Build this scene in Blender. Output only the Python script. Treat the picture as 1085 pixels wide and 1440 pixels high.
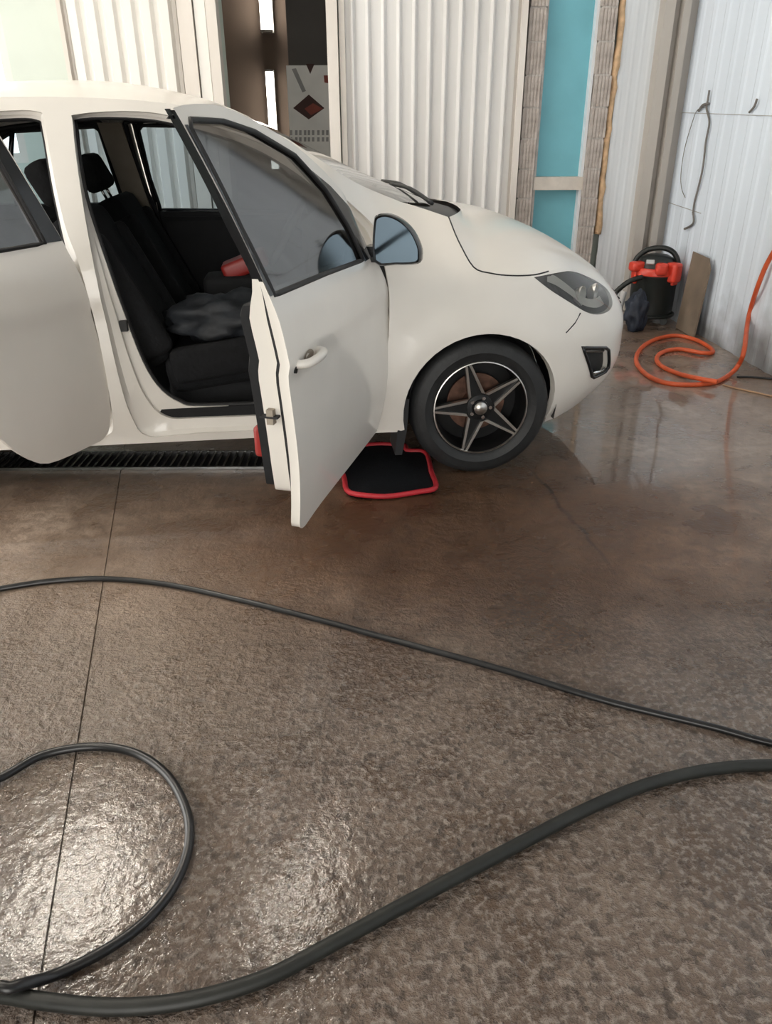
import bpy, bmesh, math, random
from mathutils import Vector, Matrix
from mathutils.geometry import delaunay_2d_cdt
R = math.radians
random.seed(7)
scene = bpy.context.scene
col = scene.collection
for o in list(bpy.data.objects): bpy.data.objects.remove(o)

# ------------------------------------------------------------------ camera
FPX, PITCH, ROLL, CAMH = 1068.0, R(26.7), R(0.3), 1.371
cam = bpy.data.cameras.new('camera')
cam.sensor_fit = 'VERTICAL'; cam.sensor_height = 36.0; cam.lens = 36.0 * FPX / 1440.0
cam.clip_start = 0.02
camo = bpy.data.objects.new('camera', cam); col.objects.link(camo)
camo.matrix_world = Matrix.Translation((0, 0, CAMH)) @ Matrix.Rotation(math.pi/2 - PITCH, 4, 'X') @ Matrix.Rotation(-ROLL, 4, 'Z')
scene.camera = camo

# ------------------------------------------------------------------ light and exposure
scene.view_settings.view_transform = 'Standard'
scene.view_settings.look = 'None'
scene.view_settings.gamma = 1.0
scene.view_settings.use_curve_mapping = False
scene.view_settings.exposure = -0.1
world = bpy.data.worlds.new('overcast_sky'); scene.world = world
world.use_nodes = True
bg = world.node_tree.nodes['Background']
bg.inputs['Color'].default_value = (1.0, 0.965, 0.915, 1)
bg.inputs['Strength'].default_value = 6.6
LAMP_STRENGTH = 60.0

# ------------------------------------------------------------------ pixel helpers (1085 x 1440 frame)
def ray(px, py):
    a0, b0 = px - 542.5, 720 - py
    a = (a0*math.cos(ROLL) + b0*math.sin(ROLL))/FPX
    b = (-a0*math.sin(ROLL) + b0*math.cos(ROLL))/FPX
    return Vector((a, math.cos(PITCH) + b*math.sin(PITCH), -math.sin(PITCH) + b*math.cos(PITCH)))
def on_floor(px, py, z=0.0):
    r = ray(px, py); t = (z - CAMH)/r.z
    return Vector((0, 0, CAMH)) + r*t
def on_plane_y(px, py, y):
    r = ray(px, py); return Vector((0, 0, CAMH)) + r*(y/r.y)

# ------------------------------------------------------------------ materials
def new_mat(name):
    m = bpy.data.materials.new(name); m.use_nodes = True
    nt = m.node_tree
    return m, nt, nt.nodes['Principled BSDF']
def mat(name, color, rough=0.5, metal=0.0, var=0.12, scale=6.0, bump=0.0, bscale=60.0, coat=0.0, dirt=None, dirt_amt=0.5, stretch=(1,1,1), emit=None, emit_s=0.0, spec=0.5):
    m, nt, b = new_mat(name)
    N, L = nt.nodes, nt.links
    tc = N.new('ShaderNodeTexCoord'); mp = N.new('ShaderNodeMapping'); mp.inputs['Scale'].default_value = stretch
    L.new(tc.outputs['Object'], mp.inputs['Vector'])
    nz = N.new('ShaderNodeTexNoise'); nz.inputs['Scale'].default_value = scale; nz.inputs['Detail'].default_value = 5
    L.new(mp.outputs['Vector'], nz.inputs['Vector'])
    mix = N.new('ShaderNodeMix'); mix.data_type = 'RGBA'
    lo = tuple(c*(1-var) for c in color); hi = tuple(min(1, c*(1+var)) for c in color)
    if dirt: lo = tuple(color[i]*(1-dirt_amt) + dirt[i]*dirt_amt for i in range(3))
    mix.inputs[6].default_value = (*lo, 1); mix.inputs[7].default_value = (*hi, 1)
    rp = N.new('ShaderNodeMapRange'); rp.inputs[1].default_value = 0.3; rp.inputs[2].default_value = 0.65
    L.new(nz.outputs['Fac'], rp.inputs[0]); L.new(rp.outputs[0], mix.inputs[0]); L.new(mix.outputs[2], b.inputs['Base Color'])
    b.inputs['Roughness'].default_value = rough; b.inputs['Metallic'].default_value = metal
    b.inputs['Specular IOR Level'].default_value = spec
    if coat: b.inputs['Coat Weight'].default_value = coat; b.inputs['Coat Roughness'].default_value = 0.06
    if bump:
        n2 = N.new('ShaderNodeTexNoise'); n2.inputs['Scale'].default_value = bscale; n2.inputs['Detail'].default_value = 4
        L.new(mp.outputs['Vector'], n2.inputs['Vector'])
        bp = N.new('ShaderNodeBump'); bp.inputs['Strength'].default_value = bump; bp.inputs['Distance'].default_value = 0.02
        L.new(n2.outputs['Fac'], bp.inputs['Height']); L.new(bp.outputs['Normal'], b.inputs['Normal'])
    if emit:
        b.inputs['Emission Color'].default_value = (*emit, 1); b.inputs['Emission Strength'].default_value = emit_s
    return m
def glass_mat(name, tint, refl_rough=0.03, extra=0.0):
    m = bpy.data.materials.new(name); m.use_nodes = True
    nt = m.node_tree; N, L = nt.nodes, nt.links
    for n in list(N): N.remove(n)
    out = N.new('ShaderNodeOutputMaterial'); tr = N.new('ShaderNodeBsdfTransparent'); gl = N.new('ShaderNodeBsdfGlossy')
    tr.inputs['Color'].default_value = (*tint, 1); gl.inputs['Roughness'].default_value = refl_rough
    fr = N.new('ShaderNodeFresnel'); fr.inputs['IOR'].default_value = 1.5
    ad = N.new('ShaderNodeMath'); ad.operation = 'ADD'; ad.use_clamp = True; ad.inputs[1].default_value = extra
    mx = N.new('ShaderNodeMixShader')
    L.new(fr.outputs[0], ad.inputs[0]); L.new(ad.outputs[0], mx.inputs[0]); L.new(tr.outputs[0], mx.inputs[1]); L.new(gl.outputs[0], mx.inputs[2]); L.new(mx.outputs[0], out.inputs[0])
    return m

M = {}
M['paint'] = mat('white_car_paint', (0.80, 0.765, 0.71), 0.32, 0, 0.03, 3, coat=0.5)
M['black_plastic'] = mat('black_plastic', (0.016, 0.017, 0.019), 0.45, 0, 0.2)
M['gloss_black'] = mat('gloss_black', (0.010, 0.011, 0.013), 0.15, 0, 0.2)
M['rubber'] = mat('tyre_rubber', (0.016, 0.017, 0.018), 0.55, 0, 0.25, 12, bump=0.1)
M['seal'] = mat('rubber_seal', (0.012, 0.012, 0.013), 0.6)
M['interior'] = mat('dark_interior_trim', (0.007, 0.0075, 0.009), 0.8, 0, 0.2, 10, bump=0.1)
M['cloth'] = mat('seat_cloth', (0.006, 0.0065, 0.008), 0.95, 0, 0.3, 30, bump=0.2)
M['beige_trim'] = mat('beige_pillar_trim', (0.30, 0.26, 0.21), 0.8)
M['red_plastic'] = mat('red_plastic', (0.30, 0.022, 0.018), 0.4)
M['jacket'] = mat('dark_jacket', (0.020, 0.023, 0.028), 0.6, 0, 0.5, 9, bump=0.3, bscale=14)
M['polished'] = mat('polished_alloy', (0.62, 0.60, 0.57), 0.28, 1.0, 0.06)
M['dark_alloy'] = mat('dark_alloy', (0.018, 0.018, 0.019), 0.4, 0.5, 0.1)
M['rust'] = mat('rusty_disc', (0.16, 0.085, 0.06), 0.6, 0.6, 0.35, 30)
M['chrome'] = mat('chrome', (0.75, 0.75, 0.76), 0.1, 1.0, 0.02)
M['lamp_bowl'] = mat('headlamp_bowl', (0.13, 0.12, 0.11), 0.3, 0.7, 0.1)
M['reflector'] = mat('headlamp_reflector', (0.80, 0.78, 0.74), 0.3, 0.3, 0.05)
M['lens'] = glass_mat('headlamp_lens', (0.93, 0.93, 0.90), 0.05, 0.02)
M['glass'] = glass_mat('tinted_door_glass', (0.17, 0.16, 0.15), 0.05, 0.12)
M['far_glass'] = glass_mat('tinted_far_glass', (0.32, 0.40, 0.46), 0.03, 0.0)
M['screen'] = glass_mat('windscreen_glass', (0.66, 0.74, 0.70), 0.05, 0.32)
M['mirror'] = mat('mirror_glass', (0.10, 0.135, 0.165), 0.08, 1.0, 0.02)
M['mat_black'] = mat('mat_carpet', (0.006, 0.007, 0.009), 0.95, 0, 0.3, 60, bump=0.3, bscale=200, spec=0.2)
M['mat_red'] = mat('mat_red_edge', (0.45, 0.02, 0.03), 0.5, 0, 0.15, 20)
M['hose_black'] = mat('black_hose', (0.010, 0.010, 0.011), 0.3, 0, 0.3, 20)
M['hose_thick'] = mat('thick_black_hose', (0.011, 0.012, 0.010), 0.5, 0, 0.3, 20)
M['hose_orange'] = mat('orange_hose', (0.62, 0.10, 0.03), 0.4, 0, 0.12, 10)
M['cord'] = mat('tan_cord', (0.36, 0.22, 0.13), 0.6)
M['seam'] = mat('seam_grey', (0.42, 0.42, 0.42), 0.7)  # dirt-grey colour of the seam lines on the right wall
M['wire'] = mat('dark_wire', (0.16, 0.15, 0.14), 0.6)
M['vac_black'] = mat('vacuum_black', (0.012, 0.015, 0.014), 0.45, 0, 0.25)
M['vac_red'] = mat('vacuum_red', (0.68, 0.055, 0.03), 0.35, 0, 0.1)
M['vac_grey'] = mat('vacuum_grey', (0.5, 0.5, 0.5), 0.4)
M['blue_bag'] = mat('dark_blue_cloth', (0.014, 0.020, 0.035), 0.6, 0, 0.4, 10, bump=0.3, bscale=15)
M['steel'] = mat('grate_steel', (0.34, 0.34, 0.34), 0.25, 1.0, 0.2)
M['cardboard'] = mat('brown_cardboard', (0.20, 0.155, 0.115), 0.85, 0, 0.2, 4)
M['carton'] = mat('white_carton', (0.78, 0.78, 0.76), 0.7, 0, 0.05)
M['print_dark'] = mat('dark_red_print', (0.05, 0.018, 0.014), 0.7)
M['print_red'] = mat('red_print', (0.22, 0.045, 0.03), 0.7)
M['print_grey'] = mat('grey_print', (0.30, 0.30, 0.30), 0.7)
M['sheet'] = mat('white_profiled_sheet', (0.77, 0.765, 0.755), 0.5, 0, 0.05, 3, dirt=(0.40, 0.37, 0.34), dirt_amt=0.25, stretch=(1, 1, 0.15))
M['sheet_left'] = mat('cream_profiled_sheet', (0.82, 0.80, 0.76), 0.5, 0, 0.04, 3, stretch=(1, 1, 0.2))
M['frame'] = mat('cream_gate_frame', (0.74, 0.70, 0.65), 0.5, 0, 0.05, 4, dirt=(0.45, 0.38, 0.32), dirt_amt=0.3, stretch=(1, 1, 0.2))
M['wall_pale'] = mat('pale_green_wall', (0.60, 0.66, 0.60), 0.7, 0, 0.05, 2)
M['block'] = mat('grey_clay_block', (0.46, 0.415, 0.38), 0.9, 0, 0.2, 14, bump=0.4, bscale=40, dirt=(0.30, 0.25, 0.22), dirt_amt=0.5)
M['mortar'] = mat('mortar', (0.52, 0.49, 0.46), 0.9, 0, 0.15, 20, bump=0.3)
M['turquoise'] = mat('turquoise_board', (0.17, 0.46, 0.54), 0.5, 0, 0.12, 1.6)
M['lintel'] = mat('beige_lintel', (0.62, 0.57, 0.51), 0.7, 0, 0.12, 8, bump=0.2)
M['foam'] = mat('orange_foam', (0.62, 0.42, 0.25), 0.9, 0, 0.2, 20, bump=0.6, bscale=30)
M['panel_white'] = mat('white_wall_panel', (0.76, 0.80, 0.84), 0.5, 0, 0.04, 3, dirt=(0.45, 0.43, 0.41), dirt_amt=0.25, stretch=(1, 1, 0.2))
M['corner'] = mat('grey_corner_profile', (0.44, 0.41, 0.375), 0.5, 0, 0.08, 3, stretch=(1, 1, 0.15))
M['brown_room'] = mat('brown_room_wall', (0.22, 0.165, 0.13), 0.8, 0, 0.1, 2)
M['room_grey'] = mat('grey_room_wall', (0.13, 0.12, 0.11), 0.8, 0, 0.1, 2)
M['ceiling'] = mat('ceiling_sheet', (0.50, 0.49, 0.47), 0.7, 0, 0.06, 2)
M['tube'] = mat('fluorescent_tube', (0.9, 0.9, 0.9), 0.4, emit=(1.0, 0.92, 0.81), emit_s=LAMP_STRENGTH)
M['tube_room'] = mat('warm_tube', (0.9, 0.9, 0.9), 0.4, emit=(1.0, 0.93, 0.82), emit_s=10.0)
M['fixture'] = mat('lamp_housing', (0.75, 0.75, 0.73), 0.5)
M['pane'] = glass_mat('window_pane', (0.9, 0.92, 0.9), 0.02, 0.0)

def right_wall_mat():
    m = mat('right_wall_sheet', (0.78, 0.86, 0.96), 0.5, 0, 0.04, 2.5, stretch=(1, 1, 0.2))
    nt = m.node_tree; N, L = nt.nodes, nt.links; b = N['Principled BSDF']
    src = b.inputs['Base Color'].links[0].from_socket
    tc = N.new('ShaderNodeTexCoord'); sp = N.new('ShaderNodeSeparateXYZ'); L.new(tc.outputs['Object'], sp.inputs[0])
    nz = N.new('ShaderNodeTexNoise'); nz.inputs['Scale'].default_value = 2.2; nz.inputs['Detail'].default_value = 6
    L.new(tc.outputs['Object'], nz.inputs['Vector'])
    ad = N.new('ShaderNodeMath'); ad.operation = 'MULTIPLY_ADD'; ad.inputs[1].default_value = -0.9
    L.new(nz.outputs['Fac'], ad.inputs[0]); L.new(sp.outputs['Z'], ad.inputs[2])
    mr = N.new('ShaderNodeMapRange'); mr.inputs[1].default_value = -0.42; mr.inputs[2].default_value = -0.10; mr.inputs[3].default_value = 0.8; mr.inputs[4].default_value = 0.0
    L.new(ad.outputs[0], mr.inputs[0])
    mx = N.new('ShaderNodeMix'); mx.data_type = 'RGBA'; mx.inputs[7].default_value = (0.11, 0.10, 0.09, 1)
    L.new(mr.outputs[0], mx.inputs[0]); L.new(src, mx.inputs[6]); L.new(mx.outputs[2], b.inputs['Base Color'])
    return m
M['right_wall'] = right_wall_mat()

def floor_mat_nodes():
    m, nt, b = new_mat('wet_brown_concrete'); N, L = nt.nodes, nt.links
    tc = N.new('ShaderNodeTexCoord')
    def noise(scale, detail=6, rough=0.55, dist=0.0):
        n = N.new('ShaderNodeTexNoise'); n.inputs['Scale'].default_value = scale; n.inputs['Detail'].default_value = detail
        n.inputs['Roughness'].default_value = rough; n.inputs['Distortion'].default_value = dist
        L.new(tc.outputs['Object'], n.inputs['Vector']); return n.outputs['Fac']
    def rng(s, a, c, d=0.0, e=1.0):
        n = N.new('ShaderNodeMapRange'); n.inputs[1].default_value = a; n.inputs[2].default_value = c; n.inputs[3].default_value = d; n.inputs[4].default_value = e
        n.interpolation_type = 'SMOOTHSTEP'; L.new(s, n.inputs[0]); return n.outputs[0]
    def mixc(f, a, c):
        n = N.new('ShaderNodeMix'); n.data_type = 'RGBA'; L.new(f, n.inputs[0])
        for i, v in ((6, a), (7, c)):
            if isinstance(v, tuple): n.inputs[i].default_value = (*v, 1)
            else: L.new(v, n.inputs[i])
        return n.outputs[2]
    def math2(op, a, c):
        n = N.new('ShaderNodeMath'); n.operation = op
        for i, v in ((0, a), (1, c)):
            if isinstance(v, (int, float)): n.inputs[i].default_value = v
            else: L.new(v, n.inputs[i])
        return n.outputs[0]
    big = noise(0.9, 4); mid = noise(3.2, 8, 0.62, 0.2); fine = noise(17, 9, 0.68); pits = noise(60, 4, 0.6)
    c1 = mixc(rng(big, 0.36, 0.64), (0.255, 0.170, 0.118), (0.40, 0.305, 0.235))
    c2 = mixc(rng(mid, 0.36, 0.66), (0.185, 0.118, 0.077), c1)
    c3 = mixc(rng(fine, 0.30, 0.62), (0.18, 0.126, 0.094), c2)
    sp = N.new('ShaderNodeSeparateXYZ'); L.new(tc.outputs['Object'], sp.inputs[0])
    # worn coarse aggregate in the open bay, smooth trowelled slab next to the car
    wob = math2('MULTIPLY_ADD', big, 1.2); L.new(sp.outputs['Y'], wob.node.inputs[2])
    coarse = rng(wob, 3.0, 1.9)
    coarse.node.inputs[1].default_value = 1.9; coarse.node.inputs[2].default_value = 3.0; coarse.node.inputs[3].default_value = 1.0; coarse.node.inputs[4].default_value = 0.0
    c4 = mixc(math2('MULTIPLY', coarse, rng(pits, 0.46, 0.64)), c3, (0.43, 0.345, 0.285))
    spots = noise(31, 5, 0.62)
    c4 = mixc(math2('MULTIPLY', math2('MULTIPLY', coarse, rng(spots, 0.54, 0.63)), 0.75), c4, (0.105, 0.070, 0.050))
    # ragged crack running from the front wheel to the right
    k0, k1 = on_floor(752, 668), on_floor(868, 806)
    d = (k1-k0).normalized(); nx, ny = -d.y, d.x
    a = math2('MULTIPLY', sp.outputs['X'], nx); c = math2('MULTIPLY', sp.outputs['Y'], ny)
    dist = math2('ADD', math2('ADD', a, c), math2('MULTIPLY', mid, 0.12))
    dist = math2('ABSOLUTE', math2('ADD', dist, -(nx*k0.x+ny*k0.y)-0.06), 0)
    a = math2('MULTIPLY', sp.outputs['X'], d.x); c = math2('MULTIPLY', sp.outputs['Y'], d.y)
    al = math2('ADD', math2('ADD', a, c), -(d.x*k0.x+d.y*k0.y))
    near = math2('SUBTRACT', 1.0, rng(dist, 0.002, 0.014))
    seg = math2('MULTIPLY', rng(al, -0.1, 0.05), math2('SUBTRACT', 1.0, rng(al, 0.6, 0.95)))
    c5 = mixc(math2('MULTIPLY', math2('MULTIPLY', near, seg), 0.75), c4, (0.05, 0.03, 0.02))
    pd = N.new('ShaderNodeVectorMath'); pd.operation = 'DISTANCE'; pd.inputs[1].default_value = (-0.85, 1.85, 0); L.new(tc.outputs['Object'], pd.inputs[0])
    pale_patch = math2('SUBTRACT', 1.0, rng(math2('ADD', pd.outputs['Value'], math2('MULTIPLY', mid, 0.8)), 0.5, 1.25))  # mask of a lighter patch on the left of the floor
    c5 = mixc(math2('MULTIPLY', pale_patch, 0.6), c5, (0.50, 0.385, 0.29))
    # darker, browner patch with less coat in front of the car
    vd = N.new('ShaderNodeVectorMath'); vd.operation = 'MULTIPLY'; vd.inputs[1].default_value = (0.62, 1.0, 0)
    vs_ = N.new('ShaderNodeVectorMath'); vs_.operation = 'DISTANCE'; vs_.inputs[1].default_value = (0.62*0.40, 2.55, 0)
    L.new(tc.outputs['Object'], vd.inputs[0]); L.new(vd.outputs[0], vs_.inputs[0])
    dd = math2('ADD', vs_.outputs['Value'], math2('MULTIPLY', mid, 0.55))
    dark_patch = math2('SUBTRACT', 1.0, rng(dd, 0.60, 1.45))
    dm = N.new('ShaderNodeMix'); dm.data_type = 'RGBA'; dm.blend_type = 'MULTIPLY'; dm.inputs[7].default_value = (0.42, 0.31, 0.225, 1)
    L.new(dark_patch, dm.inputs[0]); L.new(c5, dm.inputs[6])
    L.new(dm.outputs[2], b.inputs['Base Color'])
    pv_ = N.new('ShaderNodeVectorMath'); pv_.operation = 'DISTANCE'; pv_.inputs[1].default_value = (1.15, 3.5, 0); L.new(tc.outputs['Object'], pv_.inputs[0])
    puddle = math2('SUBTRACT', 1.0, rng(math2('ADD', pv_.outputs['Value'], math2('MULTIPLY', mid, 0.5)), 0.6, 0.95))
    pw = N.new('ShaderNodeVectorMath'); pw.operation = 'DISTANCE'; pw.inputs[1].default_value = (-0.62, 1.02, 0); L.new(tc.outputs['Object'], pw.inputs[0])
    film_wet = math2('SUBTRACT', 1.0, rng(math2('ADD', pw.outputs['Value'], math2('MULTIPLY', mid, 0.6)), 0.40, 0.95))
    L.new(math2('MAXIMUM', math2('MAXIMUM', math2('MULTIPLY', math2('SUBTRACT', 1.0, dark_patch), 0.75), puddle), film_wet), b.inputs['Coat Weight'])
    wet = rng(mid, 0.30, 0.62, 0.16, 0.42)
    L.new(wet, b.inputs['Roughness'])
    b.inputs['Specular IOR Level'].default_value = 0.5
    b.inputs['Coat Roughness'].default_value = 0.03
    h1 = math2('MULTIPLY', rng(pits, 0.25, 0.75), coarse)
    h2 = math2('MULTIPLY', rng(fine, 0.22, 0.78), math2('MULTIPLY_ADD', coarse, 0.8))
    h2.node.inputs[1].links[0].from_node.inputs[2].default_value = 0.12
    hh = math2('SUBTRACT', math2('ADD', h1, math2('MULTIPLY', h2, 1.3)), math2('MULTIPLY', math2('MULTIPLY', coarse, rng(spots, 0.52, 0.64)), 0.9))
    bp = N.new('ShaderNodeBump'); bp.inputs['Strength'].default_value = 1.0; bp.inputs['Distance'].default_value = 0.022
    L.new(hh, bp.inputs['Height']); L.new(bp.outputs['Normal'], b.inputs['Normal'])
    film = noise(34, 4, 0.6); ripple = noise(13, 3, 0.5)
    b2 = N.new('ShaderNodeBump'); b2.inputs['Strength'].default_value = 1.0; b2.inputs['Distance'].default_value = 0.0016
    fh = math2('MULTIPLY', math2('ADD', film, math2('MULTIPLY', pits, 0.25)), math2('ADD', coarse, 0.04))
    L.new(math2('ADD', fh, math2('MULTIPLY', math2('MULTIPLY', ripple, film_wet), 1.3)), b2.inputs['Height']); L.new(b2.outputs['Normal'], b.inputs['Coat Normal'])
    return m
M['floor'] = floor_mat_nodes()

# ------------------------------------------------------------------ mesh helpers
def link(name, me, mats, parent=None, smooth=True, auto=None):
    o = bpy.data.objects.new(name, me); col.objects.link(o)
    for m in (mats if isinstance(mats, (list, tuple)) else [mats]): me.materials.append(M[m])
    if smooth:
        for p in me.polygons: p.use_smooth = True
        if auto is not None:
            me.set_sharp_from_angle(angle=R(auto))
    if parent: o.parent = parent
    return o
class MB:
    def __init__(s): s.v = []; s.f = []; s.m = []
    def add(s, vs, fs, mi=0):
        n = len(s.v); s.v += [tuple(v) for v in vs]; s.f += [tuple(i+n for i in f) for f in fs]; s.m += [mi]*len(fs); return s
    def box(s, x0, x1, y0, y1, z0, z1, mi=0, mtx=None):
        vs = [Vector((x, y, z)) for x in (x0, x1) for y in (y0, y1) for z in (z0, z1)]
        if mtx: vs = [mtx @ v for v in vs]
        return s.add(vs, [(0,1,3,2),(4,6,7,5),(0,4,5,1),(2,3,7,6),(0,2,6,4),(1,5,7,3)], mi)
    def tube(s, pts, r, seg=10, closed=False, mi=0, caps=True):
        pts = [Vector(p) for p in pts]; n = len(pts); rs = r if isinstance(r, (list, tuple)) else [r]*n
        vs = []; up = None
        for i, p in enumerate(pts):
            if closed: t = pts[(i+1) % n] - pts[i-1]
            else: t = pts[min(i+1, n-1)] - pts[max(i-1, 0)]
            t.normalize()
            if up is None:
                up = Vector((0, 0, 1)) if abs(t.z) < 0.9 else Vector((1, 0, 0))
            a = t.cross(up)
            if a.length < 1e-5: a = t.orthogonal()
            a.normalize(); bb = a.cross(t).normalized(); up = bb
            for k in range(seg):
                q = 2*math.pi*k/seg
                vs.append(p + a*(math.cos(q)*rs[i]) + bb*(math.sin(q)*rs[i]))
        fs = []
        for i in range(n if closed else n-1):
            j = (i+1) % n
            for k in range(seg):
                l = (k+1) % seg
                fs.append((i*seg+k, i*seg+l, j*seg+l, j*seg+k))
        if caps and not closed:
            fs.append(tuple(range(seg))[::-1]); fs.append(tuple((n-1)*seg+k for k in range(seg)))
        return s.add(vs, fs, mi)
    def lathe(s, prof, seg=32, axis='z', c=(0,0,0), mi=0, caps=False):
        vs = []; fs = []; n = len(prof)
        for k in range(seg):
            q = 2*math.pi*k/seg
            for r, h in prof:
                if axis == 'z': vs.append((c[0]+r*math.cos(q), c[1]+r*math.sin(q), c[2]+h))
                elif axis == 'y': vs.append((c[0]+r*math.cos(q), c[1]+h, c[2]+r*math.sin(q)))
                else: vs.append((c[0]+h, c[1]+r*math.cos(q), c[2]+r*math.sin(q)))
        for k in range(seg):
            l = (k+1) % seg
            for i in range(n-1): fs.append((k*n+i, l*n+i, l*n+i+1, k*n+i+1))
        return s.add(vs, fs, mi)
    def prism(s, poly, d0, d1, to3, mi=0):
        n = len(poly)
        vs = [to3(p[0], p[1], d0) for p in poly] + [to3(p[0], p[1], d1) for p in poly]
        fs = [tuple(range(n)), tuple(range(2*n-1, n-1, -1))] + [(i, (i+1) % n, n+(i+1) % n, n+i) for i in range(n)]
        return s.add(vs, fs, mi)
    def build(s, name, mats, parent=None, smooth=False, auto=None, recalc=True):
        me = bpy.data.meshes.new(name); me.from_pydata(s.v, [], s.f)
        for p, mi in zip(me.polygons, s.m): p.material_index = mi
        if recalc:
            bm = bmesh.new(); bm.from_mesh(me); bmesh.ops.recalc_face_normals(bm, faces=bm.faces); bm.to_mesh(me); bm.free()
        me.update()
        return link(name, me, mats, parent, smooth, auto)
def rbox(name, c, size, r, mats, parent=None, rot=None, seg=3):
    bm = bmesh.new(); bmesh.ops.create_cube(bm, size=1.0)
    for v in bm.verts: v.co = Vector((v.co.x*size[0], v.co.y*size[1], v.co.z*size[2]))
    bmesh.ops.bevel(bm, geom=list(bm.edges), offset=r, segments=seg, profile=0.6, affect='EDGES')
    mt = Matrix.Translation(c) @ (rot.to_4x4() if rot else Matrix.Identity(4))
    bmesh.ops.transform(bm, matrix=mt, verts=bm.verts)
    me = bpy.data.meshes.new(name); bm.to_mesh(me); bm.free()
    return link(name, me, mats, parent, True, 40)
def catmull(pts, n=8, closed=False):
    pts = [Vector(p) for p in pts]; out = []; m = len(pts)
    for i in range(m if closed else m-1):
        if closed: p0, p1, p2, p3 = pts[i-1], pts[i], pts[(i+1) % m], pts[(i+2) % m]
        else: p0, p1, p2, p3 = pts[max(i-1, 0)], pts[i], pts[i+1], pts[min(i+2, m-1)]
        for k in range(n):
            t = k/n
            out.append(0.5*((2*p1) + (p2-p0)*t + (2*p0-5*p1+4*p2-p3)*t*t + (3*p1-p0-3*p2+p3)*t**3))
    if not closed: out.append(pts[-1])
    return out
def tag(o, label=None, cat=None, group=None, kind=None):
    if label: o['label'] = label
    if cat: o['category'] = cat
    if group: o['group'] = group
    if kind: o['kind'] = kind
    return o
def empty(name, loc=(0,0,0), rz=0.0, parent=None):
    o = bpy.data.objects.new(name, None); col.objects.link(o); o.empty_display_size = 0.1
    o.location = loc; o.rotation_euler = (0, 0, rz)
    if parent: o.parent = parent
    return o
def inside(p, poly):
    x, y = p; c = False; n = len(poly)
    for i in range(n):
        x1, y1 = poly[i]; x2, y2 = poly[i-1]
        if (y1 > y) != (y2 > y) and x < (x2-x1)*(y-y1)/(y2-y1)+x1: c = not c
    return c
def segdist(p, a, b):
    ax, ay = a; bx, by = b; px, py = p; dx, dy = bx-ax, by-ay; l = dx*dx+dy*dy
    t = 0 if l == 0 else max(0, min(1, ((px-ax)*dx+(py-ay)*dy)/l))
    return math.hypot(px-ax-t*dx, py-ay-t*dy)
def dens(poly, sp, closed=True):
    out = []; n = len(poly)
    for i in range(n if closed else n-1):
        a, b = poly[i], poly[(i+1) % n]; d = math.hypot(b[0]-a[0], b[1]-a[1]); k = max(1, round(d/sp))
        for j in range(k): out.append((a[0]+(b[0]-a[0])*j/k, a[1]+(b[1]-a[1])*j/k))
    if not closed: out.append(poly[-1])
    return out
def sheet2d(outline, holes=(), sp=0.04):
    """triangulate a 2-D outline with holes: returns points and triangles"""
    loops = [dens(outline, sp)] + [dens(h, sp) for h in holes]
    vs = []; es = []
    for l in loops:
        n = len(vs); vs += l; es += [(n+i, n+(i+1) % len(l)) for i in range(len(l))]
    segs = [(vs[a], vs[b]) for a, b in es]
    xs = [v[0] for v in loops[0]]; ys = [v[1] for v in loops[0]]
    y = min(ys) + sp/2; row = 0
    while y < max(ys):
        x = min(xs) + (sp/2 if row % 2 else sp/4)
        near = [s for s in segs if min(s[0][1], s[1][1]) - sp < y < max(s[0][1], s[1][1]) + sp]
        while x < max(xs):
            if inside((x, y), loops[0]) and not any(inside((x, y), h) for h in loops[1:]):
                if all(segdist((x, y), *s) > sp*0.45 for s in near if min(s[0][0], s[1][0]) - sp < x < max(s[0][0], s[1][0]) + sp): vs.append((x, y))
            x += sp
        y += sp*0.87; row += 1
    r = delaunay_2d_cdt([Vector(v) for v in vs], es, [], 0, 1e-6)
    pv = [tuple(v) for v in r[0]]; tris = []
    for f in r[2]:
        cx = sum(pv[i][0] for i in f)/len(f); cy = sum(pv[i][1] for i in f)/len(f)
        if inside((cx, cy), loops[0]) and not any(inside((cx, cy), h) for h in loops[1:]): tris.append(tuple(f))
    return pv, tris
def offset_poly(poly, d):
    n = len(poly); area = sum(poly[i-1][0]*poly[i][1]-poly[i][0]*poly[i-1][1] for i in range(n)); sg = 1 if area > 0 else -1
    out = []
    for i in range(n):
        a, b, c = Vector(poly[i-1]), Vector(poly[i]), Vector(poly[(i+1) % n])
        n1 = Vector((-(b-a).y, (b-a).x)).normalized(); n2 = Vector((-(c-b).y, (c-b).x)).normalized()
        k = (n1+n2); k = k/max(0.35, k.length_squared/2) if k.length > 1e-6 else n1
        out.append(tuple(b + k*(d*sg)))
    return out
# ------------------------------------------------------------------ the room
BY = 6.65                      # back wall plane
CORNER = 2.27                  # right end of the back wall
CEIL = 3.75
XL = -5.2                      # left wall
YF = -3.6                      # wall behind the camera
def struct(o): o['kind'] = 'structure'; return o

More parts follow.
